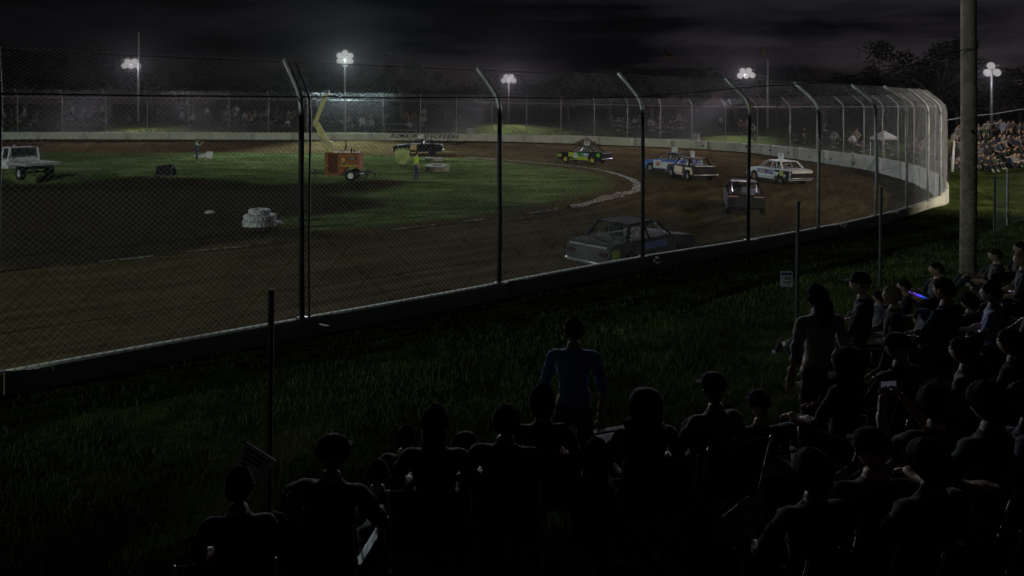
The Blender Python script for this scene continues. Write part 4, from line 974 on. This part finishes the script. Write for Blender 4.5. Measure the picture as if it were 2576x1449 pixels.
for Y, ki in rows_:
    for px in np.arange(2402, 2600, 12.5 if ki > 1 else 11):
        if random.random() < .28+.2*math.sin(px*.09+Y): continue
        pxx = px+random.uniform(-4, 4)
        if Y < 46 and pxx < 2470: continue
        lab = {0: 'in the back row on the right bank', 1: 'in the back row on the right bank', 2: 'in the middle rows on the right bank', 3: 'in the front rows on the right bank'}[ki]
        crowd_at(pxx, 380, Y+random.uniform(-.4, .4), lab, 'crowd on the right bank', None, ki)
# --- marshals on the infield
me, hc, cap_, J = person_mesh('stand', 2, False, arm='rest', slots=(M['hivis'], M['navy'], M['skin'], M['ink'], M['hair'], M['hivisg']))
o = add_person(me, gpt(1047, 455), R(-62), (1, 1, 1), 'person in a bright yellow top and dark trousers beside the trailer', None, 1.0); add_hair(o, hc, cap_, M['hair'])
me, hc, cap_, J = person_mesh('stand', 2, False, yoke=True, arm='film', slots=(M['navy'], M['navy'], M['skin'], M['shoe'], M['hair'], M['hivisg']))
o = add_person(me, gpt(494, 409), R(-70), (1, 1, 1), 'person in navy clothes with pale green shoulders, hands raised to the face', None, 1.0); add_cap(o, hc, cap_, M['hair'])
# --- drivers
dm, hc_d, cap_d, _ = person_mesh('sit', 1, False, arm='rest')
for i, (c, cc, lb) in enumerate(((c1, (.3, .5, .1), 'driver in a white helmet inside the lime green car'), (c4, (.3, .28, .3), 'driver in a white helmet inside the number 77 car'), (c5, (.5, .45, .1), 'driver in a yellow suit inside the white and purple car'), (c3, (.6, .6, .65), 'driver in a white helmet inside the blue and white car'))):
    mw = Matrix.Translation(c.location) @ Matrix.Rotation(c.rotation_euler.z, 4, 'Z'); p = mw @ Vector((-.28, .30, .02))
    o = add_person(dm, p, c.rotation_euler.z-R(90), cc, lb, 'drivers in the race cars', .92)
    h = MB().lathe([(0, .15), (.07, .14), (.115, .09), (.13, .02), (.12, -.06), (.09, -.11)], 16, Matrix.Translation(hc_d)).build('helmet', M['white'], o, smooth=True)

# ---------------------------------------------------------------- near spectators
D = {}
def DP(kind, arm):
    if (kind, arm) not in D: D[(kind, arm)] = person_mesh(kind, 2, False, arm=arm)
    return D[(kind, arm)]
def chair(loc, rz, label, m):
    c = empty('camp_chair', loc, rz); tag(c, label, 'camp chair', 'folding camp chairs of the spectators')
    mb = MB(); mb.box((0, .02, .43), (.50, .46, .02)); mb.build('seat', m, c, bevel=.008)
    mb = MB(); mb.add([(-.26, -.20, .44), (.26, -.20, .44), (.27, -.33, .92), (-.27, -.33, .92), (-.26, -.215, .44), (.26, -.215, .44), (.27, -.345, .92), (-.27, -.345, .92)], [(0, 1, 2, 3), (7, 6, 5, 4), (0, 4, 5, 1), (1, 5, 6, 2), (2, 6, 7, 3), (3, 7, 4, 0)]); mb.build('backrest', m, c)
    for s in (-1, 1):
        MB().tube([(s*.28, .24, .0), (s*.28, -.22, .46), (s*.28, -.35, .93)], .011, 6).build('leg', M['chrome'], c, smooth=True)
        MB().tube([(s*.28, -.24, .0), (s*.28, .24, .44), (s*.29, .24, .64)], .011, 6).build('leg', M['chrome'], c, smooth=True)
        MB().box((s*.29, -.02, .645), (.055, .54, .02)).build('armrest', M['chrome'] if s > 0 else m, c, bevel=.005)
    return c
def spect(hpx, hpy, kind, arm, rz, color, label, hair='short', hm='hair', seat=True, chair_label=None, scale=1., Y=None, cap=False, capback=False):
    me, hc, cap_, J = DP(kind, arm); hh = hc.z*scale
    u, v = uv(hpx, hpy)
    if Y is None:
        Ys = np.linspace(4.2, 30, 500); Xs = u/F*Ys; dz = (EYE-v/F*Ys)-(G(Xs, Ys)[0]+hh); k = int(np.argmin(np.abs(dz))); Y = Ys[k]
    X = u/F*Y; z = (EYE-v/F*Y)-hh; gz_ = g1(X, Y); z = gz_ if abs(z-gz_) < .25 else z
    z = gz_
    if kind == 'sit' and seat: ch_ = chair((X, Y, z), rz, chair_label or ('camp chair under the '+label), M['canvas'])
    lb = label if label.startswith('person') else label
    o = add_person(me, (X-hc.x, Y, z-.01), rz, color, lb, 'spectators near the camera', scale)
    wd = random.choice([1, 1.06, 1.12, 1.2]); o.scale = (scale*wd, scale*min(wd, 1.1), scale)
    if cap: add_cap(o, hc, cap_, M['capcloth'], capback)
    elif hair == 'short' and hm == 'hair' and Y < 9 and random.random() < .5: add_hood(o, hc, M['capcloth'])
    else: add_hair(o, hc, cap_, M[hm], hair)
    return o, Vector((X, Y, z))
BK = (.012, .012, .014); fw = lambda d: R(d)
# facing: 0 = away from the camera (+Y); positive turns left
S = []
S.append(spect(2062, 788, 'stand', 'rest', fw(15), (.34, .37, .29), 'person standing in a long grey green coat, seen from behind', 'long', scale=.98, Y=7.0))
S.append(spect(2162, 712, 'sit', 'rest', fw(62), BK, 'heavy person in black with a peaked cap turned left', cap=True, chair_label='camp chair under the heavy person in the peaked cap', scale=1.12))
S.append(spect(2203, 742, 'ground', 'rest', fw(20), (.40, .38, .48), 'child in a pale top sitting just behind the peaked cap', scale=.75))
S.append(spect(2242, 741, 'sit', 'rest', fw(70), BK, 'person with fair hair in black turned towards the track', 'short', 'fair', chair_label='camp chair of the fair haired person in black'))
S.append(spect(2266, 718, 'ground', 'rest', fw(60), (.06, .06, .07), 'person with short dark hair looking left past the fair hair', scale=.9))
S.append(spect(2347, 675, 'ground', 'rest', fw(72), (.02, .02, .022), 'person in a dark top sitting in the grass left of the timber pole'))
S.append(spect(2372, 724, 'sit', 'rest', fw(35), (.02, .055, .12), 'broad person in a blue top lit by the purple wand', scale=1.12, chair_label='camp chair under the broad person in blue'))
S.append(spect(2428, 754, 'ground', 'rest', fw(30), (.10, .05, .03), 'person with reddish hair sitting right of the blue top', 'bushy', scale=.95))
S.append(spect(2496, 640, 'ground', 'rest', fw(65), (.03, .03, .03), 'person bending forward at the right, bare arm reaching down'))
S.append(spect(2558, 622, 'ground', 'rest', fw(70), BK, 'dark haired person at the right edge, face to the track'))
S.append(spect(2569, 650, 'sit', 'rest', fw(60), (.05, .06, .07), 'person with fair hair at the right edge below the dark haired one', 'short', 'fair', chair_label='camp chair at the right edge of the frame'))
S.append(spect(2490, 735, 'sit', 'rest', fw(55), (.30, .32, .45), 'person with a pale blue sleeve stretched across the knees', chair_label='camp chair of the person with the pale blue sleeve'))
S.append(spect(2018, 815, 'ground', 'rest', fw(10), (.12, .12, .15), 'small child crouching left of the standing coat', scale=.7))
S.append(spect(1363, 1006, 'sit', 'rest', fw(5), BK, 'dark person with a round head in front of the grass, middle of the frame', 'bushy', chair_label='camp chair under the round headed person in the middle'))
S.append(spect(1444, 865, 'stand', 'rest', fw(-5), (.16, .24, .50), 'person standing in a denim blue top in the middle of the frame', 'short', scale=.98, Y=6.5))
S.append(spect(1274, 1052, 'sit', 'rest', fw(-8), BK, 'dark person left of the round headed one', chair_label='camp chair left of the round headed person'))
S.append(spect(1096, 1056, 'sit', 'rest', fw(0), BK, 'dark person with long hair, tallest of the heads at the bottom', 'long', chair_label='camp chair of the long haired person', scale=1.05))
S.append(spect(1026, 1094, 'ground', 'rest', fw(-15), (.02, .02, .02), 'small dark figure with raised knees left of the long hair', scale=.9))
S.append(spect(1165, 1105, 'ground', 'rest', fw(15), (.03, .03, .035), 'small dark figure right of the long hair', scale=.8))
S.append(spect(839, 1140, 'sit', 'rest', fw(-10), (.02, .022, .025), 'person in a panelled cap seen from behind at the bottom', cap=True, chair_label='camp chair under the person in the panelled cap'))
S.append(spect(951, 1182, 'ground', 'rest', fw(5), (.03, .03, .035), 'dark figure low beside the panelled cap', scale=.85))
S.append(spect(764, 1240, 'ground', 'rest', fw(-12), BK, 'dark figure low on the left of the panelled cap', scale=.95))
S.append(spect(604, 1213, 'sit', 'rest', fw(8), BK, 'black figure leftmost of the near spectators, below the tilted board', chair_label='camp chair under the leftmost near spectator'))
S.append(spect(1793, 978, 'sit', 'rest', fw(20), (.10, .10, .09), 'person in a pale hat right of the middle', cap=True, chair_label='camp chair of the person in the pale hat'))
S.append(spect(1620, 1010, 'sit', 'rest', fw(10), BK, 'dark person between the denim top and the pale hat', chair_label='camp chair between the denim top and the pale hat'))
S.append(spect(2345, 1010, 'sit', 'film', fw(10), (.07, .06, .02), 'person holding up a phone in both hands to film', 'bushy', chair_label='camp chair under the person filming'))
S.append(spect(2480, 1010, 'sit', 'rest', fw(25), (.02, .02, .022), 'person bowed over a green lit phone', 'bushy', chair_label='camp chair under the person with the green lit phone', scale=1.05))
S.append(spect(2575, 1075, 'sit', 'rest', fw(50), (.10, .10, .16), 'person at the right edge with a bare arm and bluish shirt', chair_label='camp chair at the lower right edge', Y=4.6))
S.append(spect(2190, 1290, 'sit', 'rest', fw(5), (.05, .045, .02), 'person low at the bottom right in a brownish hat', cap=True, chair_label='camp chair at the bottom right', Y=4.5))
for q in [(2120, 905, 'sit', 40, BK, 'dark person sitting right beside the long coat'), (2255, 870, 'sit', 30, BK, 'dark person behind the fair haired one, low'), (2420, 880, 'sit', 48, (.16, .14, .08), 'person in a khaki top below the reddish hair'), (2540, 860, 'sit', 42, BK, 'dark person at the right edge halfway up'), (2310, 800, 'ground', 50, (.02, .02, .03), 'small dark figure beneath the purple wand'), (1905, 1010, 'ground', 5, BK, 'dark figure low left of the long coat'), (1735, 1080, 'ground', 20, (.03, .03, .03), 'dark figure low beside the pale hat'), (2040, 1180, 'sit', 15, BK, 'dark person in front of the long coat, lower down'), (2330, 1200, 'sit', 20, (.02, .02, .02), 'dark person below the one filming'), (1500, 1130, 'ground', -5, BK, 'dark figure low beneath the denim top'), (695, 1330, 'ground', 0, BK, 'dark figure at the very bottom under the tilted board'), (2500, 800, 'ground', 60, (.04, .04, .05), 'dark figure under the pale blue sleeve')]:
    S.append(spect(q[0], q[1], q[2], 'rest', fw(q[3]), q[4], q[5], random.choice(['short', 'bushy', 'long']), chair_label='camp chair of the '+q[5], cap=random.random() < .3))
for px, py, lb in ((1560, 1190, 'dark cooler box on the grass right of the denim top'), (1960, 1270, 'dark cooler box at the bottom by the long coat')):
    p = gpt(px, py); cb = empty('cooler_box', p, random.random()); tag(cb, lb, 'cooler', 'cooler boxes'); MB().box((0, 0, .16), (.5, .32, .32), None, 0, 1.04).build('tub', M['navy'], cb, bevel=.02); MB().box((0, 0, .35), (.54, .36, .06)).build('lid', M['offwhite'], cb, bevel=.015); MB().tube([(-.27, 0, .3), (-.28, 0, .42), (.28, 0, .42), (.27, 0, .3)], .01, 6).build('handle', M['matte'], cb)
# phones
o, pz_ = S[25]; mw = Matrix.Translation(o.location) @ Matrix.Rotation(o.rotation_euler.z, 4, 'Z') @ Matrix.Scale(o.scale[0], 4)
q = mw @ Vector((0, .46, 1.16)); ph = empty('phone', q, o.rotation_euler.z); tag(ph, 'phone held up to film, its screen showing the track', 'phone'); MB().box((0, 0, 0), (.15, .010, .08)).build('case', M['matte'], ph, bevel=.003); MB().box((0, -.0065, 0), (.13, .002, .066)).build('screen', M['screen'], ph)
o, pz_ = S[26]; mw = Matrix.Translation(o.location) @ Matrix.Rotation(o.rotation_euler.z, 4, 'Z')
q = mw @ Vector((.0, .40, .78)); ph = empty('phone', q, o.rotation_euler.z); ph.rotation_euler = (R(-35), R(30), o.rotation_euler.z); tag(ph, 'phone with a green lit screen held in a lap', 'phone'); MB().box((0, 0, 0), (.075, .010, .15)).build('case', M['matte'], ph, bevel=.003); MB().box((0, -.0065, 0), (.066, .002, .135)).build('screen', M['gscreen'], ph)
# glowing toy wand beside the blue top
p = at(2300, 739, 9.0); wnd = empty('glowing_wand', p); tag(wnd, 'purple glowing toy wand held between the spectators on the right', 'toy wand')
MB().tube([(-.06, 0, .02), (.08, 0, -.03)], .016, 8).build('light_tube', M['glow'], wnd, smooth=True); MB().tube([(.08, 0, -.03), (.2, .02, -.08)], .013, 8).build('handle', M['blue'], wnd, smooth=True)
l = bpy.data.lights.new('wand_light', 'POINT'); l.energy = .35; l.color = (.15, .35, 1); l.shadow_soft_size = .03; lo = bpy.data.objects.new('wand_light', l); col.objects.link(lo); lo.parent = wnd; lo.location = (.1, -.06, 0)

# ---------------------------------------------------------------- spectator fence, signs
org = gpt(675, 1292); cf = empty('spectator_fence', org); tag(cf, 'low fence of dark steel pickets between the spectators and the grass strip', 'fence')
tops = []
for px, py, h in ((2004, 815, 2.1), (2214, 722, 2.05), (2501, 588, 1.7), (2534, 567, 1.75), (676, 1292, 2.0), (2640, 520, 1.7)):
    p = gpt(px, py) if px < 2600 else Vector((17.6, 24.4, g1(17.6, 24.4))); q = p-org
    tp = q+Vector((.03 if px > 1900 else 0, .04, h)); mb = MB(); mb.tube([q+Vector((0, 0, -.3)), tp], .030, 6); mb.box(q.lerp(tp, .72), (.03, .07, .03))
    mb.build('post', M['darkpost'] if px not in (2534, 2640) else M['post'], cf); tops.append((px, q, tp))
tops.sort(key=lambda t: t[1].x)
mb = MB()
for (a, q0, t0), (b, q1, t1) in zip(tops, tops[1:]):
    for f_ in ((.35, .72) if a < 2400 else (.1, .5, .95)):
        A, B = q0.lerp(t0, f_), q1.lerp(t1, f_); mb.tube([A, A.lerp(B, .5)-Vector((0, 0, .05)), B], .0022, 4)
mb.build('wires', M['oldwire'], cf)
V = []; Fc = []; 
for (a, q0, t0), (b, q1, t1) in zip(tops, tops[1:]):
    if a < 2400: continue
    Lg = (q1-q0).length; n = int((Lg+1.6)/.09)
    mb = MB()
    for i in range(n):
        for sg in (1, -1):
            s0 = i*.09-(1.6 if sg > 0 else 0); e0, e1 = s0, s0+sg*1.6; z0, z1 = 0., 1.6
            lo_, hi_ = 0., Lg; ts = []
            for c_ in (lo_, hi_):
                ts.append((c_-e0)/(e1-e0))
            ta, tb = max(0, min(ts)), min(1, max(ts))
            if tb-ta < .02: continue
            pa = q0.lerp(q1, (e0+(e1-e0)*ta)/Lg)+Vector((0, 0, z1*ta)); pb_ = q0.lerp(q1, (e0+(e1-e0)*tb)/Lg)+Vector((0, 0, z1*tb)); mb.tube([pa, pb_], .002, 3, cap=False)
    mb.build('netting', M['wire'], cf)
# sign on the fence right of the middle
p = at(1979, 702, 12.6); sg = empty('fence_notice', p, R(-8)); tag(sg, 'small white notice hanging on the spectator fence by a dark picket', 'sign')
MB().box((0, 0, 0), (.20, .008, .27)).build('panel', M['paper'], sg, bevel=.002); MB().box((0, -.006, .09), (.17, .003, .045)).build('heading', M['navy'], sg)
MB().box((0, -.006, -.05), (.12, .003, .02)).build('text_line', M['ink'], sg)
text_obj('lettering', 'NS', .09, M['ink'], Matrix.Rotation(R(90), 4, 'X'), None, ext=.001, bold=.002).parent = sg
for c_ in sg.children:
    if c_.name.startswith('lettering'): c_.matrix_local = Matrix.Translation((.02, -.006, .01)) @ Matrix.Rotation(R(90), 4, 'X')
# tilted board by the lower left picket
a, b, c, d = at(620, 1111, 5.75), at(695, 1159, 5.65), at(651, 1224, 5.6), at(585, 1184, 5.7)
bd_ = empty('tilted_board', (a+b+c+d)/4); tag(bd_, 'pale printed board hanging tilted on the lower left picket', 'board'); cc = (a+b+c+d)/4
nrmv = (b-a).cross(d-a).normalized()*.006; mb = MB(); vs = [q-cc+nrmv for q in (a, b, c, d)]+[q-cc-nrmv for q in (a, b, c, d)]
mb.add(vs, [(0, 1, 2, 3), (7, 6, 5, 4), (0, 4, 5, 1), (1, 5, 6, 2), (2, 6, 7, 3), (3, 7, 4, 0)]); mb.build('panel', M['paper'], bd_)
mb = MB(); front = nrmv.normalized(); front = front if front.y < 0 else -front
for t0, t1, s0, s1 in ((.12, .2, .1, .85), (.28, .34, .1, .7), (.42, .48, .1, .8), (.6, .82, .15, .5)):
    q4 = [(a.lerp(b, s)).lerp(d.lerp(c, s), t)-cc+front*.0085 for s, t in ((s0, t0), (s1, t0), (s1, t1), (s0, t1))]; mb.add(q4, [(0, 1, 2, 3)])
mb.build('printing', M['ink'], bd_)
# white banner post at the corner, and gazebo, rail
p = gpt(2400, 432); bp = empty('netted_gate', p, R(-10)); tag(bp, 'white post with a dark mesh screen at the corner of the far fence', 'gate')
MB().tube([(-.1, 0, 0), (.0, 0, 1.9)], [.09, .05], 8).build('post', M['white'], bp, smooth=True)
mb = MB()
for i in range(14):
    for s in (-1, 1): mb.tube([(.1+i*.1, 0, .1), (.1+i*.1+s*.9, 0, 1.75)][::1], .006, 4)
mb.tube([(0, 0, 1.78), (1.6, 0, 1.7)], .02, 6); mb.build('mesh_screen', M['post'], bp)
Yg = wallY(2222)+8; xg = (2224-PX)/F*Yg; gz0 = g1(xg, Yg); gzb = empty('gazebo', (xg, Yg, gz0), R(20)); tag(gzb, 'small white peaked shelter behind the right turn netting', 'shelter')
mb = MB(); mb.add([(-.7, -.7, 1.45), (.7, -.7, 1.45), (.7, .7, 1.45), (-.7, .7, 1.45), (0, 0, 2.0), (-.7, -.7, 1.3), (.7, -.7, 1.3), (.7, .7, 1.3), (-.7, .7, 1.3)], [(0, 1, 4), (1, 2, 4), (2, 3, 4), (3, 0, 4), (0, 5, 6, 1), (1, 6, 7, 2), (2, 7, 8, 3), (3, 8, 5, 0)]); mb.build('canopy', M['white'], gzb)
for x in (-.66, .66):
    for y in (-.66, .66): MB().tube([(x, y, 0), (x, y, 1.4)], .015, 6).build('leg', M['chrome'], gzb)
Yr = wallY(1000)+3; xr_ = (1003-PX)/F*Yr; rl = empty('handrail', (xr_, Yr, g1(xr_, Yr)), R(4)); tag(rl, 'steel pipe rail standing behind the wall lettering', 'rail')
mb = MB(); mb.tube([(-1.9, 0, 0), (-1.9, 0, 1.3), (1.9, 0, 1.15), (1.9, 0, 0)], .03, 6); mb.tube([(-1.5, 0, 0), (-1.5, 0, 1.28)], .03, 6); mb.tube([(-1.9, 0, .6), (1.9, 0, .55)], .02, 6); mb.build('rail_frame', M['galv'], rl)

# ---------------------------------------------------------------- trees
def tree_mesh(seed, n=2600):
    r_ = np.random.default_rng(seed); cl = r_.normal(0, 1, (16, 3))*np.array([1.9, 1.9, 1.15])+np.array([0, 0, 5.2]); rad = .7+.8*r_.random(16)
    k = r_.integers(0, 16, n); d = r_.normal(0, 1, (n, 3)); d /= np.linalg.norm(d, axis=1)[:, None]; c = cl[k]+d*(rad[k]*r_.random(n)**.4)[:, None]
    a = r_.normal(0, 1, (n, 3)); a /= np.linalg.norm(a, axis=1)[:, None]; b = np.cross(a, d+.3); b /= np.linalg.norm(b, axis=1)[:, None]+1e-6; s = (.10+.14*r_.random(n))[:, None]
    v = np.stack([c-a*s, c+b*s*.6, c+a*s, c-b*s*.6], 1).reshape(-1, 3); return v, np.arange(n*4).reshape(-1, 4), cl
protos = []
def tree(x, y, sc_, rz, label, seed):
    g_ = g1(x, y) if math.hypot(x, y) < 160 else 1.8
    if seed >= len(protos):
        t = empty('gum_tree', (x, y, g_), rz); v, f_, cl = tree_mesh(seed+20); raw_mesh('crown', v, f_, M['leaf'], t)
        mb = MB(); mb.tube([(0, 0, -.3), (.1, .05, 2), (-.05, 0, 4), (.1, 0, 5.5)], [.28, .22, .15, .05], 8)
        for q in cl[:9]: mb.tube([(0, 0, 2.2+random.random()*1.2), (q[0]*.5, q[1]*.5, (q[2]+3)*.5+.4), tuple(q)], [.12, .08, .03], 6)
        mb.build('trunk', M['bark'], t, smooth=True); protos.append(t)
    else:
        t = copy_tree(protos[seed]); t.location = (x, y, g_); t.rotation_euler = (0, 0, rz)
    t.scale = (sc_*1.15, sc_*1.15, sc_); tag(t, label, 'tree', 'gum trees behind the spectator banks'); return t
random.seed(5)
tl = [(2075, 100, .88), (2120, 96, .95), (2165, 104, .86), (2215, 92, .82), (2262, 95, .80), (2318, 84, 1.0), (2362, 80, 1.22), (2408, 84, 1.1), (2455, 90, .9), (2510, 84, .85), (2570, 88, .95), (2350, 100, .9)]
names_ = ['leftmost gum tree above the netting of the right turn', 'gum tree with a notched crown above the right turn netting', 'low gum tree behind the middle of the right turn netting', 'flat topped gum tree above the hooked fence posts', 'dark gum tree just left of the tall rounded trees', 'rounded gum tree left of the timber pole', 'tallest gum tree, immediately left of the timber pole', 'gum tree directly behind the timber pole', 'gum tree just right of the timber pole', 'gum tree below the right floodlight', 'gum tree at the right edge of the frame', 'farther gum tree behind the tallest one']
for i, ((px, Y, s), nm) in enumerate(zip(tl, names_)): tree((px-PX)/F*Y, Y, s, random.random()*6, nm, i if i < 4 else i % 4)
for i, px in enumerate(range(-40, 1960, 105)):
    Y = 112+random.uniform(-5, 8); s = random.uniform(.78, 1.05)*(1.15 if px < 500 else 1)
    tree((px-PX)/F*Y, Y, s, random.random()*6, 'dark gum tree in the unlit row behind the far bank', i % 4)

# ---------------------------------------------------------------- moths drawn to the lamps
def moth(p, s, label, rot, col_m='wing'):
    m_o = empty('moth', p); m_o.rotation_euler = rot; m_o.scale = (s,)*3; tag(m_o, label, 'moth', 'moths in the floodlight')
    for sg in (-1, 1):
        vs = [(0, 0, 0), (sg*.35, .30, .1), (sg*.8, .34, .18), (sg*.95, .05, .2), (sg*.6, -.28, .12), (sg*.2, -.4, .04)]; w = MB().add(vs, [tuple(range(6))] if sg > 0 else [tuple(range(5, -1, -1))]); w.build('wing', M[col_m], m_o)
    MB().tube([(0, .4, 0), (0, .2, 0), (0, -.15, 0), (0, -.5, 0)], [.05, .11, .11, .03], 8).build('body', M[col_m], m_o, smooth=True); return m_o
moth(at(1680, 138, 12), .11, 'largest orange moth in the sky, between the two right hand floodlights', (R(70), R(35), R(20)))
moth(at(1921, 130, 12.5), .08, 'small orange moth flying just right of the far turn floodlight', (R(80), R(70), 0))
moth(at(1886, 265, 14), .075, 'orange moth in front of the netting below the far turn floodlight', (R(75), R(80), 0))
for i, (px, py) in enumerate([(930, 107), (981, 134), (1085, 136), (1778, 78), (1838, 76), (1710, 97), (1682, 114), (1656, 122), (2330, 205), (2551, 108)]):
    moth(at(px, py, 7), .013, 'tiny pale insect in the lamplight '+('above the brightest floodlight' if px < 1100 else 'between the moths and the top of the picture' if px < 1900 else 'near the timber pole'), (random.random()*3, random.random()*3, 0), 'rope')

# ---------------------------------------------------------------- dusty air
hz = MB(); hz.box((0, 60, 13.5), (330, 190, 33)); hz = hz.build('haze', M['white']); hz.data.materials.clear()
hm = bpy.data.materials.new('dusty_air'); hm.use_nodes = True; n = hm.node_tree.nodes; n.clear(); mo = n.new('ShaderNodeOutputMaterial'); pv = n.new('ShaderNodeVolumePrincipled')
pv.inputs['Color'].default_value = (.9, .9, .9, 1); pv.inputs['Density'].default_value = .00004; pv.inputs['Anisotropy'].default_value = .85; hm.node_tree.links.new(pv.outputs[0], mo.inputs['Volume']); hz.data.materials.append(hm)
tag(hz, 'thin dusty air over the whole speedway', 'haze', kind='stuff')
